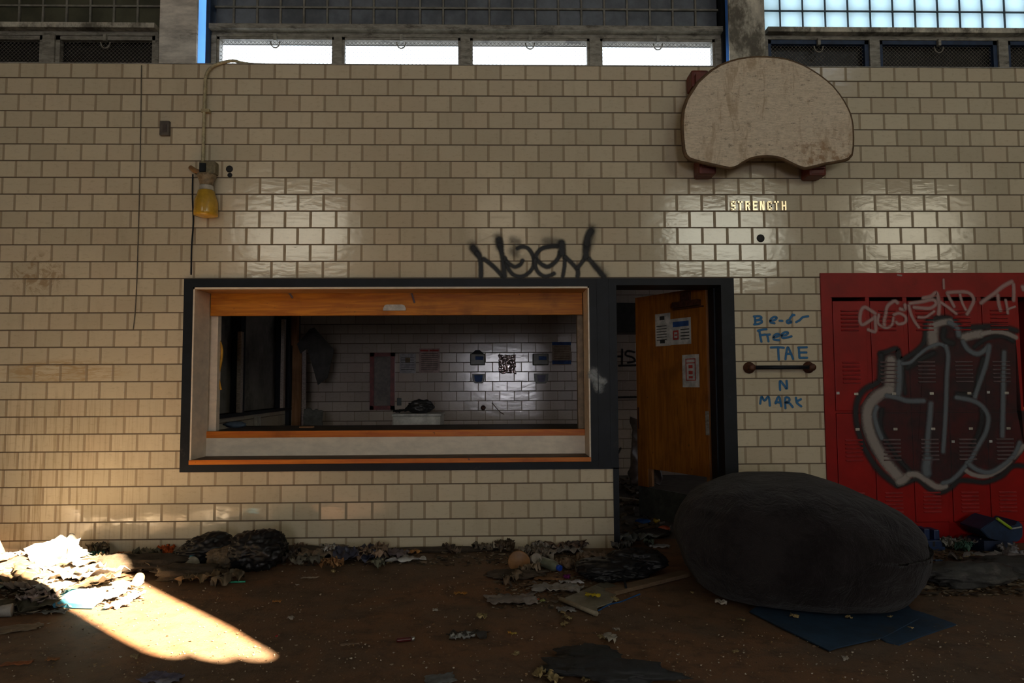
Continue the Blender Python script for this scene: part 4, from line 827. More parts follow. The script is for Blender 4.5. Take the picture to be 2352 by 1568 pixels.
# ================================================================== POUF AND MAT
bm = nb(); bmesh.ops.create_uvsphere(bm, u_segments=112, v_segments=72, radius=1)
PC = Vector((5.795, -1.13, 0)); ax, ay, az = .75, .67, .37
for v in bm.verts:
    n = v.co.normalized(); th = math.asin(max(-1, min(1, n.z))); ph = math.atan2(n.y, n.x)
    def sg(a, e): return math.copysign(abs(a)**e, a)
    cz = sg(cos(th), .62); x = cz*sg(cos(ph), .86); y = cz*sg(sin(ph), .86); z = sg(sin(th), .80)
    if n.z < 0: cz = sg(cos(th), .42); x = cz*sg(cos(ph), .86); y = cz*sg(sin(ph), .86)
    r = Vector((x*ax, y*ay, z*az))
    q = n*1.6+Vector((4, 2, 0)); f = 1+.035*noise.noise(q)-.03*abs(noise.noise(n*3.1+Vector((1, 7, 3))))
    wr = -.004*max(0, 1-abs(((z-.22)+.10*sin(ph*2))*14))      # seam crease
    wr += .022*noise.noise(Vector((cos(ph)*4+z, sin(ph)*4, z*1.5+4)))*(1-abs(z))-.014*abs(noise.noise(n*4.2+Vector((3, 3, 9))))
    r *= f+wr
    if r.z < -.30: r.z = -.30+(r.z+.30)*.25
    # sag: lower on the right/front, leaning; lower edge tucked up on the left
    r.z += .36-.02
    k = r.z/.7; r.x += -.03*k
    if z > 0: r.z *= 1-.24*max(0, x-.15)-.10*max(0, -x-.45)
    if z < 0: r.x *= 1-.06*(-z); r.y *= 1-.03*(-z)
    v.co = r
mn = min(v.co.z for v in bm.verts)
for v in bm.verts: v.co.z -= mn-.014
bmesh.ops.rotate(bm, verts=bm.verts, cent=(0, 0, 0), matrix=Matrix.Rotation(radians(-17), 3, 'Z'))
m, t, b = nt('dark_plush'); g = G(t); tc = g.n('ShaderNodeTexCoord').outputs['Object']
c_ = g.mix(g.ss(g.noise(tc, 3.2, 6, .7), .38, .64), (.012, .0095, .0105), (.024, .020, .021))
c_ = g.mix(g.ss(g.noise(g.scale(tc, 1, 1, 2), 55, 4, .7), .70, .76, 0, .5), c_, (.16, .14, .12)); g.lk(c_, b.inputs['Base Color']); b.inputs['Roughness'].default_value = .95
b.inputs['Specular IOR Level'].default_value = .1; b.inputs['Sheen Weight'].default_value = .12
g.bump(g.m('ADD', g.m('MULTIPLY', g.noise(tc, 7, 6, .65, .9), .045), g.m('MULTIPLY', g.noise(tc, 160, 3, .6), .004)), 1, .8, b)
pf = link('bean_bag', bm, m, smooth=True); pf.location = PC; tag(pf, 'huge dark plush bean bag slumped on the floor in front of the red lockers', 'bean bag')
mt = empty('blue_mat', fl(1950, 1450), 'dirty blue folded foam mat lying under the bean bag', 'mat')
BM = mat((.012, .040, .085), .75, dirt=(.03, .035, .04), dirtamt=.3, nscale=9, bump=.001, name='blue_foam')
P1 = [fl(*p) for p in ((1722, 1408), (1800, 1448), (1905, 1499), (1925, 1492), (2030, 1468), (2110, 1425), (2075, 1380), (1800, 1360))]
P2 = [fl(*p) for p in ((2035, 1476), (2065, 1483), (2120, 1462), (2197, 1436), (2130, 1412), (2062, 1392), (1960, 1400), (1990, 1450))]
bm = nb(); slab(bm, [(p.x, p.y) for p in P1], .008, .013); o1 = link('mat_panel', bm, BM, mt)
bm = nb(); slab(bm, [(p.x, p.y) for p in P2], .001, .007); link('mat_panel', bm, BM, mt)
bm = nb(); slab(bm, [(p.x, p.y+.008) for p in P1], .001, .0078); link('mat_underside', bm, M_BLACK, mt)
# ================================================================== TRASH
random.seed(11)
def C(r, g_, b_, ro=.6, **k): return mat((r, g_, b_), ro, **k)
M_BAG = M_PLASTIC_BAG
def trashbag(px, py, size, seed, label, m=None, rz=0, **k):
    p = fl(px, py); return blob('garbage_bag', (p.x, p.y+size[1]*.5, 0), size, seed, m or M_BAG, label, 'bag', 'black plastic bags on the gym floor', rotz=rz, rough=.62, freq=1.7, sub=5, **k)
trashbag(568, 1322, (.46, .40, .27), 2.2, 'shiny black garbage bag, right one of the heap below the hatch')
trashbag(452, 1308, (.46, .36, .23), 5.1, 'black garbage bag, left one of the heap beside the orange scrap', rz=.3)
trashbag(505, 1316, (.26, .18, .17), 9.4, 'brown paper bag between the two black garbage bags', m=C(.13, .09, .05, .7, dirt=(.02, .02, .02), nscale=8, bump=.003), rz=.6)
trashbag(602, 1304, (.28, .28, .22), 12.3, 'small black garbage bag bulging at the right end of the heap')
trashbag(1430, 1345, (.60, .42, .13), 21.0, 'flattened black plastic bag by the dust pan', rz=.3)
trashbag(1470, 1330, (.44, .34, .17), 23.0, 'crumpled black bag with blue edge between plank and doorway', rz=-.2)
def flatpile(px, py, size, seed, m, name, label, cat, h=None, group=None, rz=0):
    p = fl(px, py); return blob(name, (p.x, p.y+size[1]*.3, 0), size, seed, m, label, cat, group, rotz=rz, rough=.8, freq=2.6, sub=4)
flatpile(1355, 1530, (.33, .26, .05), 31, C(.022, .024, .024, .7, bump=.003), 'dark_rag', 'dark flattened rag on the floor, upper one at the bottom of the frame', 'rag')
flatpile(1400, 1568, (.62, .26, .06), 33, C(.024, .025, .026, .7, bump=.003), 'dark_rag', 'long dark rag crossing the bottom edge of the frame', 'rag', rz=-.25)
flatpile(2250, 1350, (.75, .38, .14), 35, C(.04, .04, .037, .7, dirt=(.11, .10, .09), bump=.004), 'grey_blanket', 'grey rumpled blanket on the floor right of the bean bag', 'blanket', rz=.1)
flatpile(2340, 1330, (.6, .4, .13), 37, C(.035, .034, .032, .8, bump=.004), 'dark_blanket', 'dark rumpled cloth at the right edge of the floor', 'blanket')
flatpile(290, 1318, (1.0, .30, .12), 39, C(.045, .032, .02, .9, bump=.006), 'leaf_litter', 'long dark heap of litter along the wall left of the garbage bags', 'litter', rz=.05)
flatpile(420, 1335, (.55, .26, .09), 41, C(.055, .038, .022, .9, bump=.006), 'leaf_litter', 'brown litter in front of the left garbage bag', 'litter')
flatpile(700, 1275, (.8, .16, .07), 43, C(.05, .035, .022, .9, bump=.006), 'leaf_litter', 'brown litter along the wall below the hatch', 'litter')
flatpile(1000, 1268, (1.1, .10, .04), 45, C(.05, .035, .022, .9, bump=.006), 'leaf_litter', 'thin line of litter at the foot of the tiles', 'litter')
flatpile(1190, 1330, (.42, .22, .045), 47, C(.06, .042, .026, .9, bump=.006), 'leaf_litter', 'brown litter around the orange bowl', 'litter')
SH = [ # px, py, (w,h), rotz, colour mat, amp, label, category, name
 (735, 1285, (.34, .26), .2, C(.22, .17, .12), .05, 'tan crumpled paper bag near the wall below the hatch', 'paper', 'paper_bag'),
 (758, 1268, (.12, .12), .5, C(.5, .48, .45), .05, 'white crumpled tissue on the tan paper bag', 'tissue', 'tissue'),
 (815, 1292, (.30, .20), .1, C(.05, .055, .09), .06, 'navy garment heaped beside the beige cloth', 'garment', 'garment'),
 (850, 1290, (.20, .22), .3, C(.34, .24, .17), .07, 'beige crumpled cloth beside the navy garment', 'cloth', 'cloth'),
 (895, 1285, (.26, .16), -.2, C(.16, .13, .14), .04, 'mauve cloth right of the beige cloth', 'cloth', 'cloth'),
 (915, 1294, (.36, .09), .12, C(.42, .42, .40), .03, 'white plastic wrap lying below the mauve cloth', 'wrapper', 'plastic_wrap'),
 (945, 1262, (.16, .10), .1, C(.40, .20, .06), .02, 'orange brown leaf paper by the wall', 'paper', 'paper_scrap'),
 (1238, 1288, (.24, .20), -.3, C(.20, .165, .13), .06, 'grey brown crumpled sack at the end of the tiled wall', 'sack', 'crumpled_sack'),
 (1295, 1262, (.30, .10), 0, C(.15, .09, .06), .05, 'brown crumpled paper against the tiled wall', 'paper', 'paper_scrap'),
 (1290, 1275, (.30, .10), -.1, C(.24, .22, .20), .04, 'pale plastic wrap below the brown paper by the wall', 'wrapper', 'plastic_wrap'),
 (1362, 1290, (.20, .14), .1, C(.22, .15, .10), .04, 'tan cardboard piece left of the black bag', 'cardboard', 'cardboard_piece'),
 (1315, 1308, (.24, .14), -.1, C(.19, .12, .07), .04, 'brown crumpled cardboard behind the white papers', 'cardboard', 'cardboard_piece'),
 (1263, 1335, (.20, .07), -.1, C(.20, .10, .04), .015, 'orange brown cardboard strip under the bottle', 'cardboard', 'cardboard_piece'),
 (1222, 1348, (.16, .07), .25, C(.14, .085, .045), .015, 'brown cardboard flap above the dirty white napkin', 'cardboard', 'cardboard_piece'),
 (1312, 1340, (.16, .05), 0, C(.42, .41, .43), .012, 'bright white paper strip nearest the flattened black bag', 'paper', 'paper_sheet'),
 (1280, 1360, (.30, .16), -.15, C(.30, .28, .26, dirt=(.10, .07, .04), nscale=6), .02, 'large dirty white sheet left of the dust pan', 'paper', 'paper_sheet'),
 (1175, 1388, (.30, .17), .05, C(.24, .21, .19, dirt=(.09, .06, .035), nscale=6), .018, 'stained white napkin, nearest the camera left of the dust pan', 'napkin', 'napkin'),
 (1300, 1405, (.10, .07), .1, C(.22, .21, .20), .01, 'pale scrap tucked under the dust pan', 'paper', 'paper_scrap'),
 (1170, 1330, (.10, .06), .9, C(.30, .27, .22), .02, 'small pale strip below the orange bowl', 'paper', 'paper_scrap'),
 (1455, 1255, (.42, .14), 0, C(.17, .18, .17, .3), .07, 'crumpled clear plastic in the doorway', 'plastic wrap', 'plastic_wrap'),
 (1515, 1258, (.16, .08), -.2, C(.34, .34, .36), .012, 'white paper on the floor at the doorway beside the bean bag', 'paper', 'paper_sheet'),
 (1010, 1568, (.13, .09), .3, C(.14, .15, .15), .006, 'grey card at the bottom edge of the frame', 'card', 'card'),
 (365, 1566, (.17, .10), -.3, C(.10, .10, .16, dirt=(.3, .3, .3), nscale=12), .01, 'blue and white wrapper at the bottom edge, left part', 'wrapper', 'wrapper'),
 (711, 1328, (.11, .03), .05, C(.33, .27, .21), .004, 'pale paper strip on the brown floor right of the garbage bags', 'paper', 'paper_scrap'),
 (803, 1482, (.09, .02), .2, C(.26, .18, .12), .004, 'thin pale sliver in the middle of the floor', 'paper', 'paper_scrap'),
 (1062, 1470, (.12, .05), .05, C(.30, .31, .29), .02, 'white scrap in the dark twist of rubbish on the floor', 'scrap', 'scrap'),
 (1075, 1466, (.20, .06), -.05, C(.035, .03, .025), .02, 'dark twist of rubbish holding a white scrap', 'rubbish', 'rubbish_twist'),
 (1058, 1366, (.08, .03), 0, C(.50, .22, .03), .01, 'orange and yellow wrapper alone on the floor', 'wrapper', 'wrapper'),
 (635, 1384, (.05, .03), .1, C(.45, .20, .05), .006, 'small orange scrap below the garbage bags', 'scrap', 'paper_scrap'),
 (35, 1528, (.13, .04), .2, C(.28, .09, .03), .006, 'rusty orange scrap at the lower left of the floor', 'scrap', 'paper_scrap'),
 (118, 1518, (.06, .03), .0, C(.28, .12, .04), .006, 'orange scrap beside the rusty one at lower left', 'scrap', 'paper_scrap'),
 (85, 1398, (.20, .13), .1, C(.34, .27, .25), .06, 'pale pink plastic bag in front of the sunlit heap', 'bag', 'plastic_bag'),
 (35, 1410, (.40, .18), .2, C(.06, .055, .035, bump=.004), .05, 'dark green brown cloth at the left edge of the floor', 'cloth', 'cloth'),
 (20, 1360, (.32, .2), .1, C(.22, .25, .17), .06, 'pale green plastic at the left edge beside the sunlit heap', 'bag', 'plastic_bag'),
 (18, 1452, (.24, .12), .35, C(.17, .13, .09), .006, 'brown card with white edge lower left', 'card', 'card'),
 (120, 1410, (.14, .05), .1, C(.20, .20, .19), .01, 'greyish flat paper under the blue box', 'paper', 'paper_sheet'),
 (212, 1287, (.10, .08), .1, C(.05, .22, .17), .04, 'green plastic scrap behind the sunlit heap', 'scrap', 'plastic_scrap'),
 (250, 1268, (.12, .1), .7, C(.20, .16, .10), .07, 'tan paper ball against the wall behind the green scrap', 'paper', 'paper_ball'),
 (280, 1274, (.10, .04), .1, C(.50, .13, .03), .015, 'orange red wrapper near the wall behind the heap', 'wrapper', 'wrapper'),
 (408, 1262, (.09, .10), .3, C(.70, .13, .015), .05, 'bright orange plastic beside the left garbage bag', 'plastic', 'plastic_scrap'),
 (1160, 1262, (.12, .10), .2, C(.10, .065, .035), .06, 'dark brown leaf clump against the tiles', 'leaf', 'leaf_clump'),
 (2180, 1262, (.16, .12), .3, C(.20, .19, .17), .06, 'pale crumpled paper in front of the lockers beside the blue crate', 'paper', 'paper_ball'),
 (2198, 1262, (.13, .09), -.3, C(.40, .37, .28), .05, 'yellowish white wrapper touching the green one by the crate', 'wrapper', 'wrapper'),
 (2222, 1268, (.10, .08), .3, C(.06, .16, .12), .05, 'green wrapper beside the yellowish one', 'wrapper', 'wrapper'),
 (2265, 1262, (.30, .20), 0, C(.17, .16, .15), .06, 'grey crumpled plastic in front of the lockers', 'plastic', 'plastic_wrap'),
 (2290, 1298, (.45, .20), .15, C(.24, .22, .22), .05, 'whitish plastic sheet under the red scrap at the right', 'plastic', 'plastic_wrap'),
 (2292, 1262, (.09, .07), 0, C(.55, .06, .03), .04, 'bright red scrap on the plastic in front of the lockers', 'scrap', 'plastic_scrap'),
 (2155, 1290, (.07, .02), 0, C(.04, .08, .18), .01, 'blue sliver on the dark rags right of the bean bag', 'scrap', 'plastic_scrap'),
 (2120, 1282, (.06, .04), 0, C(.45, .3, .12), .02, 'orange white crumb beside the bean bag right side', 'scrap', 'scrap'),
 (1352, 1302, (.05, .05), .2, C(.10, .28, .20), .03, 'mint green scrap at the edge of the black bag', 'scrap', 'plastic_scrap'),
 (1302, 1330, (.04, .03), 0, C(.28, .02, .22), .02, 'small magenta scrap behind the white paper strip', 'scrap', 'plastic_scrap'),
 (1233, 1380, (.03, .02), 0, C(.7, .12, .03), .008, 'tiny orange scrap between napkin and dust pan', 'scrap', 'plastic_scrap'),
 (1246, 1383, (.03, .02), .3, C(.35, .38, .12), .008, 'tiny lime scrap right of the tiny orange scrap', 'scrap', 'plastic_scrap'),
]
for k, (px, py, sz, rz, m, amp, lab, cat, nm) in enumerate(SH):
    p = fl(px, py); y = min(p.y+sz[1]*.35, -.03-sz[1]*.55) if p.y > -.4 and not (1405 < px < 1560) else p.y+sz[1]*.3
    addsheet(nm, (p.x, y, 0), sz, (0, 0, rz), m, k*1.37+.5, amp, lab, cat, nx=18)
EX = [(250, 1300, (.22, .12), C(.10, .08, .05), 'olive brown rag behind the small can'), (300, 1300, (.26, .14), C(.035, .032, .028), 'black brown rag between slat and litter'), (350, 1308, (.30, .14), C(.12, .085, .05), 'brown paper lump between can and bottle'), (375, 1322, (.26, .12), C(.16, .12, .075), 'tan paper lump left of the blue labelled bottle'),
 (330, 1285, (.20, .10), C(.13, .12, .08), 'grey green scrap by the wall left of the orange plastic'), (455, 1345, (.24, .08), C(.20, .13, .06), 'tan strip of litter below the blue labelled bottle'), (520, 1343, (.20, .10), C(.13, .10, .06), 'brown scrap in front of the right garbage bag'), (665, 1290, (.16, .10), C(.07, .06, .05), 'dark scrap just right of the garbage bags'), (688, 1272, (.12, .08), C(.24, .15, .10), 'reddish scrap by the wall right of the garbage bags'),
 (760, 1306, (.14, .07), C(.32, .16, .06), 'orange brown scrap below the tan paper bag'), (700, 1302, (.22, .08), C(.13, .12, .09), 'grey litter piece below the tan paper bag'), (870, 1304, (.14, .05), C(.20, .20, .14), 'pale green scrap below the navy garment'), (1040, 1258, (.2, .07), C(.14, .10, .07), 'long brown scrap by the middle of the tiles'), (1110, 1262, (.16, .06), C(.20, .16, .11), 'tan scrap left of the leaf clump'),
 (1215, 1322, (.16, .08), C(.22, .16, .10), 'tan cardboard bit below the pale foam cup'), (1180, 1340, (.18, .06), C(.16, .11, .065), 'brown strip left of the cardboard flap'), (1340, 1318, (.2, .1), C(.11, .085, .06), 'dark brown scrap under the edge of the black bag'), (1245, 1270, (.14, .09), C(.26, .23, .20), 'pale folded plastic on the grey brown sack'), (1325, 1263, (.16, .06), C(.10, .07, .06), 'dark brown strip at the tile corner'),
 (1428, 1262, (.18, .08), C(.13, .13, .13), 'grey plastic scrap at the left jamb of the doorway'), (1490, 1252, (.18, .07), C(.15, .19, .15), 'greenish clear plastic in the middle of the doorway'), (2165, 1320, (.22, .12), C(.13, .13, .13), 'silvery grey plastic on the grey blanket'), (2240, 1330, (.2, .1), C(.09, .085, .075), 'dull strip on the rumpled blanket'), (2235, 1300, (.14, .07), C(.28, .24, .14), 'yellowish leaf paper below the grey plastic'), (2330, 1285, (.2, .12), C(.22, .21, .22), 'pale plastic fold at the right edge under the bin')]
for k, (px, py, sz, m, lab) in enumerate(EX):
    p = fl(px, py); addsheet('litter_piece', (p.x, min(p.y+sz[1]*.3, -.02-sz[1]*.6) if not 1405 < px < 1560 else p.y, 0), sz, (.1, .05, k*.7), m, 90+k*1.9, .05, lab, 'litter', 'rubbish strewn beside the wall', nx=16)
# sunlit heap on the left
LIT = [C(.36, .31, .25), C(.45, .42, .38), C(.25, .20, .15), C(.40, .36, .29), C(.14, .10, .06)]
fl0 = flatpile(120, 1372, (1.5, .62, .10), 51, C(.12, .085, .05, .9, dirt=(.3, .24, .16), nscale=18, bump=.008), 'litter_mound', 'low mound of litter caught by the sun patch at the left', 'litter', rz=.1); fl0.location = (.72, -.55, 0)
random.seed(3)
hp = [(60, 1275, .34, .13), (130, 1285, .40, .12), (185, 1300, .30, .11), (30, 1305, .34, .12), (95, 1315, .38, .13), (160, 1325, .34, .12), (220, 1325, .30, .12), (70, 1345, .32, .10), (130, 1350, .34, .10), (200, 1352, .30, .09), (255, 1345, .22, .07), (250, 1362, .22, .05), (100, 1372, .25, .06), (180, 1378, .22, .04), (10, 1335, .25, .08), (-30, 1290, .4, .13), (305, 1372, .12, .02), (270, 1390, .14, .02), (140, 1300, .3, .14), (210, 1340, .2, .12)]
for k, (px, py, s, zz) in enumerate(hp):
    p = fl(px, py, zz*.6); y = min(p.y, -.03-s*.55)
    addsheet('paper_scrap', (p.x, y, zz*.2 if zz > .06 else 0), (s, s*random.uniform(.6, .9)), (random.uniform(-.25, .25), random.uniform(-.25, .25), random.uniform(0, 3)), LIT[k % 5], 60+k*2.1, s*.11, 'sunlit white paper scrap heaped in the sun patch at the left', 'paper', 'sunlit scraps in the heap at the left', nx=16)
def obj_at(px, py, dy=0): p = fl(px, py); return Vector((p.x, p.y+dy, 0))
# blue box in the sun
p = obj_at(168, 1400); bx_ = empty('blue_carton', (p.x, p.y+.06, 0), 'flattened blue and white carton in the sun patch', 'carton')
bm = nb(); obox(bm, (p.x, p.y+.06, .045), (.24, .13, .035), Euler((.35, 0, -.1)), bev=.004); link('carton_body', bm, C(.10, .42, .62, .5), bx_)
bm = nb(); obox(bm, (p.x+.03, p.y+.065, .066), (.17, .10, .004), Euler((.35, 0, -.1))); link('white_label', bm, PAPER, bx_)['label'] = 'white label'
# plastic tub top-left
p = fl(15, 1290); bm = nb(); lathe(bm, [(.10, 0), (.12, .02), (.15, .22), (.155, .24), (.14, .235), (.10, .03)], (p.x-.05, -.34, .02), Euler((.9, .2, 0)), 24); tag(link('grey_tub', bm, C(.22, .20, .18, .5), recenter=False), 'tipped grey tub at the left end of the sunlit heap', 'tub')
# can lying (lit end)
def lying(name, px, py, r, L, az, m, lab, cat, prof=None, z=None, cap=None, capm=None):
    p = fl(px, py); zc = r+.001 if z is None else z
    rot = (Matrix.Rotation(az, 3, 'Z') @ Matrix.Rotation(pi/2, 3, 'Y')).to_euler()
    o = empty(name, (p.x, p.y, 0), lab, cat); bm = nb()
    lathe(bm, prof or [(r*.9, -L/2), (r, -L/2+.006), (r, L/2-.006), (r*.9, L/2)], (p.x, p.y, zc), rot, 20); link('body', bm, m, o)
    if cap: bm = nb(); lathe(bm, cap, (p.x, p.y, zc), rot, 16); link('cap', bm, capm, o)
    return o
lying('drink_can', 318, 1343, .033, .11, radians(-68), C(.42, .36, .26, .4, metal=.3), 'small can lying at the upper edge of the sun patch', 'can')
b = lying('plastic_bottle', 1263, 1308, .035, .20, radians(-58), C(.16, .18, .13, .3), 'greenish plastic bottle with blue cap lying near the wall end', 'bottle',
      prof=[(.03, -.10), (.036, -.09), (.034, -.05), (.037, -.03), (.034, 0), (.037, .03), (.034, .06), (.020, .085), (.014, .095)], cap=[(.019, .094), (.021, .097), (.021, .118), (.018, .121)], capm=C(.01, .06, .45, .4))
lying('lighter', 928, 1474, .011, .075, radians(12), C(.09, .012, .012, .3), 'dark red lighter with metal end in the middle of the floor', 'lighter', cap=[(.009, .036), (.0112, .037), (.0112, .052), (.008, .054)], capm=M_METAL)
b = lying('bottle', 437, 1305, .045, .13, radians(-50), C(.34, .30, .22, .5), 'pale bottle with blue label in front of the left garbage bag', 'bottle', cap=[(.0453, -.02), (.046, -.018), (.046, .03), (.0453, .032)], capm=C(.05, .28, .42, .5)); b.children[1].name = 'label_band'
lying('paper_cup', 5, 1418, .035, .09, radians(20), C(.30, .29, .27, .6), 'white paper cup lying at the left edge of the floor', 'cup', prof=[(.026, -.045), (.027, -.043), (.036, .045), (.034, .047)])
# bowl and cup left of the bottle
p = obj_at(1192, 1312); bm = nb(); lathe(bm, [(.02, 0), (.045, .008), (.072, .026), (.078, .03), (.070, .027), (.043, .012), (.015, .005)], (p.x, p.y+.05, .045), Euler((1.0, .1, 0)), 28); tag(link('orange_bowl', bm, C(.22, .10, .03, .5)), 'tipped orange rimmed bowl lying near the wall end', 'bowl')
p = obj_at(1225, 1300); bm = nb(); lathe(bm, [(.03, 0), (.032, .004), (.038, .07), (.036, .072), (.029, .01)], (p.x, p.y, .045), Euler((1.2, 0, .3)), 20); tag(link('foam_cup', bm, C(.30, .26, .21, .6)), 'pale foam cup lying right of the orange bowl', 'cup')
# pen
p = fl(545, 1339); bm = nb(); tube(bm, [(p.x-.06, p.y, .008), (p.x+.05, p.y+.005, .008)], .006, 8); tag(link('toothbrush', bm, C(.03, .40, .25, .4), recenter=True), 'green plastic stick lying in front of the garbage bags', 'stick')
# dust pan (transparent grey tray) and plank
dp = empty('dust_pan', (*fl(1345, 1390).xy, 0), 'grey plastic scoop tray lying at the end of the plank', 'tray')
DP = [fl(*p) for p in ((1287, 1383), (1380, 1343), (1412, 1352), (1415, 1372), (1405, 1388), (1372, 1400), (1371, 1418))]
bm = nb(); slab(bm, [(q.x, q.y) for q in DP], .010, .016); link('tray', bm, C(.21, .19, .14, .4, dirt=(.10, .08, .05)), dp)
bm = nb(); a, b_ = DP[0], DP[-1]; tube(bm, [(a.x, a.y, .02), (b_.x, b_.y, .02)], .014, 6); link('tray_lip', bm, C(.27, .23, .16, .5), dp)
bm = nb(); obox(bm, ((DP[1].x+DP[2].x)/2, (DP[1].y+DP[2].y)/2-.05, .011), (.1, .14, .018), Euler((0, 0, .6))); link('tray_foot', bm, C(.12, .11, .08, .5), dp)
addsheet('yellow_wrapper', (*fl(1362, 1378).xy, .018), (.09, .05), (0, 0, -.4), C(.60, .46, .02, .4), 71, .015, 'bright yellow wrapper lying on the grey scoop tray', 'wrapper')
bm = nb(); a, b_ = fl(1400, 1366), fl(1575, 1322); d = b_-a; obox(bm, ((a.x+b_.x)/2, (a.y+b_.y)/2, .017), (d.length, .085, .024), Euler((0, 0, math.atan2(d.y, d.x))), bev=.002)
tag(link('wood_plank', bm, wood('floor_plank', (.13, .085, .05), (.18, .12, .07), .8), recenter=True), 'long brown plank running from the scoop tray to the bean bag', 'plank')
bm = nb(); tube(bm, spline([(*fl(x, y).xy, .006) for x, y in ((1375, 1404), (1400, 1390), (1425, 1384), (1455, 1372), (1470, 1366))], 6), .004, 6); tag(link('blue_string', bm, C(.01, .08, .25, .5), recenter=True), 'thin blue string lying beside the plank', 'string')
bm = nb(); tube(bm, spline([(*fl(1415, 1346).xy, .035), (*fl(1432, 1350).xy, .05), (*fl(1438, 1362).xy, .034)], 6), .007, 6); tag(link('cable_loop', bm, M_DARK), 'dark cable loop arching over the plank', 'cable')
bm = nb(); a, b_ = fl(205, 1306), fl(300, 1286); d = b_-a; obox(bm, ((a.x+b_.x)/2, (a.y+b_.y)/2, .05), (d.length, .035, .02), Euler((0, -.03, math.atan2(d.y, d.x)))); tag(link('wooden_slat', bm, wood('slat', (.30, .20, .11), (.40, .28, .16), .8), recenter=True), 'thin wooden slat lying behind the sunlit heap', 'slat')
# toys in the doorway
def lump(px, py, s, m, lab, nm, cat, zz=0, dy=0): p = fl(px, py); return blob(nm, (p.x, p.y+dy, zz), s, px*.01, m, lab, cat, sub=3, rough=.5)
lump(1500, 1232, (.34, .22, .07), C(.02, .018, .018, .5), 'black base of the toy heap inside the doorway', 'black_toy', 'toy')
lump(1477, 1203, (.16, .10, .05), C(.01, .09, .35, .4), 'blue plastic toy piece inside the doorway', 'blue_toy', 'toy')
lump(1508, 1202, (.07, .07, .06), C(.6, .40, .02, .4), 'yellow plastic toy piece inside the doorway', 'yellow_toy', 'toy')
lump(1525, 1222, (.12, .08, .06), C(.55, .09, .03, .4), 'orange red toy piece beside the bean bag in the doorway', 'orange_toy', 'toy', zz=.0)
# blue crate rack and the blue bin in front of lockers
cr = empty('blue_rack', (*fl(2140, 1252).xy, 0), 'dark blue slotted plastic rack standing in front of the lockers', 'rack')
CB = C(.008, .025, .09, .45); a, b_ = fl(2085, 1266), fl(2172, 1266); yb = a.y+.02; kz = 1.0
bm = nb(); box(bm, a.x, b_.x, yb, yb+.16, .0, .075, bev=.006); box(bm, a.x-.01, b_.x+.01, yb-.012, yb, 0, .03); link('rack_base', bm, CB, cr)
for i in range(4):
    x = a.x+.03+i*(b_.x-a.x-.05)/3.1; bm = nb(); box(bm, x-.022, x+.022, yb+.02, yb+.13, .075, .15+(.01 if i == 2 else 0), bev=.008); link('rack_peg', bm, CB, cr)
    bm = nb(); box(bm, x+.026, x+.045, yb-.001, yb, .03, .068); link('rack_slot', bm, M_BLACK, cr)
bn = empty('blue_bin', (*fl(2300, 1240).xy, 0), 'dark blue tub with lime green handle lying by the lockers at the right edge', 'bin')
q = fl(2300, 1250); yb = min(-.32, q.y-.1); bxx = at(2300, 1230, yb).x
bm = nb()
prism(bm, [((lambda r: (r.x, r.z))(at(px, py, yb))) for px, py in ((2252, 1216), (2284, 1194), (2290, 1190), (2312, 1212), (2330, 1208), (2340, 1196), (2350, 1206), (2350, 1232), (2340, 1244), (2300, 1243), (2272, 1236))], yb, yb+.24)
bmesh.ops.bevel(bm, geom=bm.edges[:], offset=.006, segments=2, affect='EDGES'); mnz = min(v.co.z for v in bm.verts)
link('tub_shell', bm, C(.010, .028, .07, .4), bn)
a, b_ = at(2290, 1190, yb-.01), at(2322, 1213, yb-.01); bm = nb(); tube(bm, [a, b_], .011, 8); link('lime_handle', bm, C(.32, .48, .02, .5), bn)['label'] = 'lime green handle'
a, b_ = at(2322, 1214, yb-.01), at(2346, 1210, yb-.01); bm = nb(); tube(bm, [a, b_], .006, 8); link('rim_edge', bm, C(.3, .32, .33, .4), bn)
link('tub_foot', bx(bxx-.12, bxx+.1, yb+.02, yb+.2, 0, mnz+.004), C(.008, .02, .06, .5), bn)
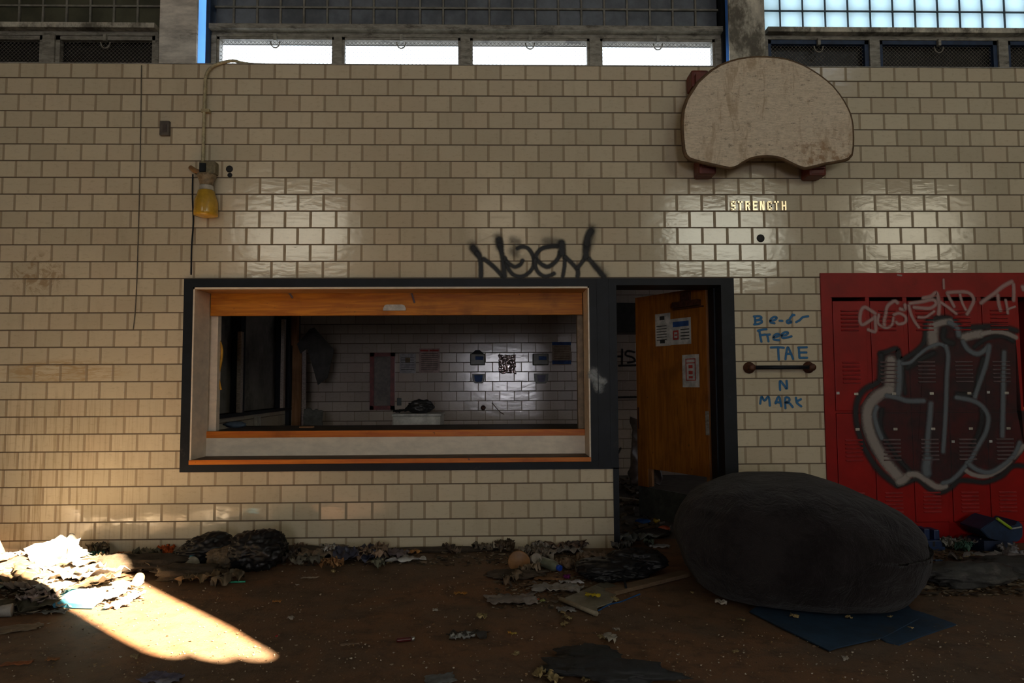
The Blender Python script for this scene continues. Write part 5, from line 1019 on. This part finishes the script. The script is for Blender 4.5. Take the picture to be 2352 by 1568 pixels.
# dirt chips: larger ones one by one
LF = C(.36, .27, .12, .7); LFW = C(.42, .38, .32, .6)
chips = [(1106, 1420, .045, LF, 'tan crumb left of the three crumbs below the scoop tray'), (1293, 1411, .03, LF, 'small yellow crumb just under the scoop tray'), (1303, 1424, .05, LF, 'double yellow crumb below the scoop tray'), (1297, 1436, .04, LF, 'upright yellow crumb, lowest below the scoop tray'),
         (1412, 1380, .04, LF, 'pale yellow petal at the right side of the scoop tray'), (1382, 1466, .03, LF, 'yellow crumb above the dark rag'), (1400, 1472, .07, LFW, 'pale sliver right of the yellow crumb above the dark rag'), (1416, 1449, .03, LFW, 'round white cap on the open floor'),
         (1241, 1553, .055, LF, 'yellow leaf left of the long dark rag'), (1272, 1564, .06, LF, 'yellow leaf at the bottom edge left of the dark rag'), (1345, 1564, .03, LF, 'small yellow leaf on the long dark rag'), (1170, 1455, .02, C(.6, .3, .03), 'small orange crumb, upper of two'), (1181, 1457, .022, C(.5, .36, .05), 'small yellow crumb beside the orange one'),
         (1186, 1505, .03, LF, 'tan crumb alone on the lower floor'), (1825, 1424, .035, LF, 'yellow leaf at the front edge of the bean bag'), (1950, 1426, .03, LF, 'second yellow leaf in front of the bean bag'), (1702, 1428, .03, LF, 'pale leaf left of the blue mat'), (1690, 1500, .025, LF, 'small leaf on the floor below the blue mat'),
         (1942, 1515, .028, LFW, 'white crumb on the floor below the blue mat'), (1655, 1388, .05, LFW, 'long pale splinter under the bean bag left edge'), (1590, 1362, .02, LF, 'yellow crumb by the left side of the bean bag'), (2092, 1450, .02, LF, 'brown crumb on the right part of the blue mat'), (2045, 1424, .02, LF, 'tan crumb on the mat beside the bean bag'),
         (636, 1462, .012, C(.5, .02, .03), 'tiny red bead on the floor near the end of the sun patch'), (310, 1511, .03, C(.28, .2, .1), 'brown leaf on the floor under the sun patch'), (668, 1422, .03, LFW, 'white chip right of the sun patch'), (683, 1345, .02, LFW, 'white chip below the garbage bags'), (893, 1295, .03, LF, 'yellow crumb under the white plastic wrap'), (766, 1314, .03, LF, 'yellow crumb left under the navy garment'), (1000, 1404, .025, LFW, 'white curl on the middle of the floor')]
for k, (px, py, s, m, lab) in enumerate(chips):
    p = fl(px, py); z0 = .0135 if 1740 < px < 2100 and 1405 < py < 1480 else 0
    addsheet('floor_scrap', (p.x, p.y, z0), (s*1.2, s*.9), (.15, .1, k*1.3), m, k*3.3+9, s*.35, lab, 'scrap', 'single scraps on the open floor', nx=7, ragged=.15)
# uncountable grit
def scatter(name, n, rect, smin, smax, mats, label, cat, seed, dens=None):
    random.seed(seed); bm = nb()
    for i in range(n):
        px, py = random.uniform(rect[0], rect[2]), random.uniform(rect[1], rect[3])
        p = fl(px, py)
        if p.y > -.03: continue
        if 1530 < px < 2125 and py < 1425: continue
        if dens and not dens(px, py): continue
        s = random.uniform(smin, smax)*(1 if random.random() < .85 else 1.8); a = random.uniform(0, 6.28); mi = random.randrange(len(mats)); k = random.choice((3, 4, 5))
        el = random.uniform(.3, 1); vs = []
        for j in range(k):
            t_ = a+j*6.283/k; vs.append(bm.verts.new((p.x+s*cos(t_)*1.2, p.y+s*el*sin(t_), random.uniform(.002, .006+s*.5))))
        bm.faces.new(vs).material_index = mi
        top = bm.verts.new((p.x, p.y, .0008))
        for j in range(k): bm.faces.new((vs[j], vs[(j+1) % k], top)).material_index = mi
    o = link(name, bm, mats); tag(o, label, cat, kind='stuff'); return o
GM = [C(.30, .23, .15), C(.50, .44, .35), C(.12, .07, .035), C(.26, .15, .06)]
scatter('floor_grit', 2600, (0, 1275, 2352, 1568), .0014, .0052, GM, 'pale grit and flakes strewn over the whole brown floor', 'grit', 1)
GL = [C(.10, .07, .04), C(.05, .036, .022), C(.22, .17, .11), C(.035, .025, .018)]
scatter('wall_debris', 1500, (0, 1264, 1400, 1300), .004, .016, GL, 'brown crumbs drifted along the foot of the tiled wall', 'debris', 2)
scatter('heap_debris', 1300, (0, 1265, 330, 1420), .006, .022, GL+[C(.4, .34, .26)], 'small litter around the sunlit heap', 'debris', 3, lambda x, y: y < 1420-(x*.12))
scatter('corner_debris', 900, (2100, 1262, 2352, 1370), .005, .02, GL, 'small litter in front of the lockers', 'debris', 4)
scatter('bowl_debris', 500, (1140, 1285, 1400, 1400), .004, .014, GL, 'small litter around the bowl and papers', 'debris', 5)
random.seed(8); bm = nb()
for i in range(260):
    x, y = random.uniform(4.6, 5.7), random.uniform(.4, 3.9); s = random.uniform(.01, .05)
    obox(bm, (x, y, s*.5+.004), (s*2, s, s*.5), Euler((random.uniform(-.4, .4), random.uniform(-.4, .4), random.uniform(0, 3))))
tag(link('room_rubble', bm, GL[0]), 'broken rubble covering the floor inside the doorway', 'rubble', kind='stuff')
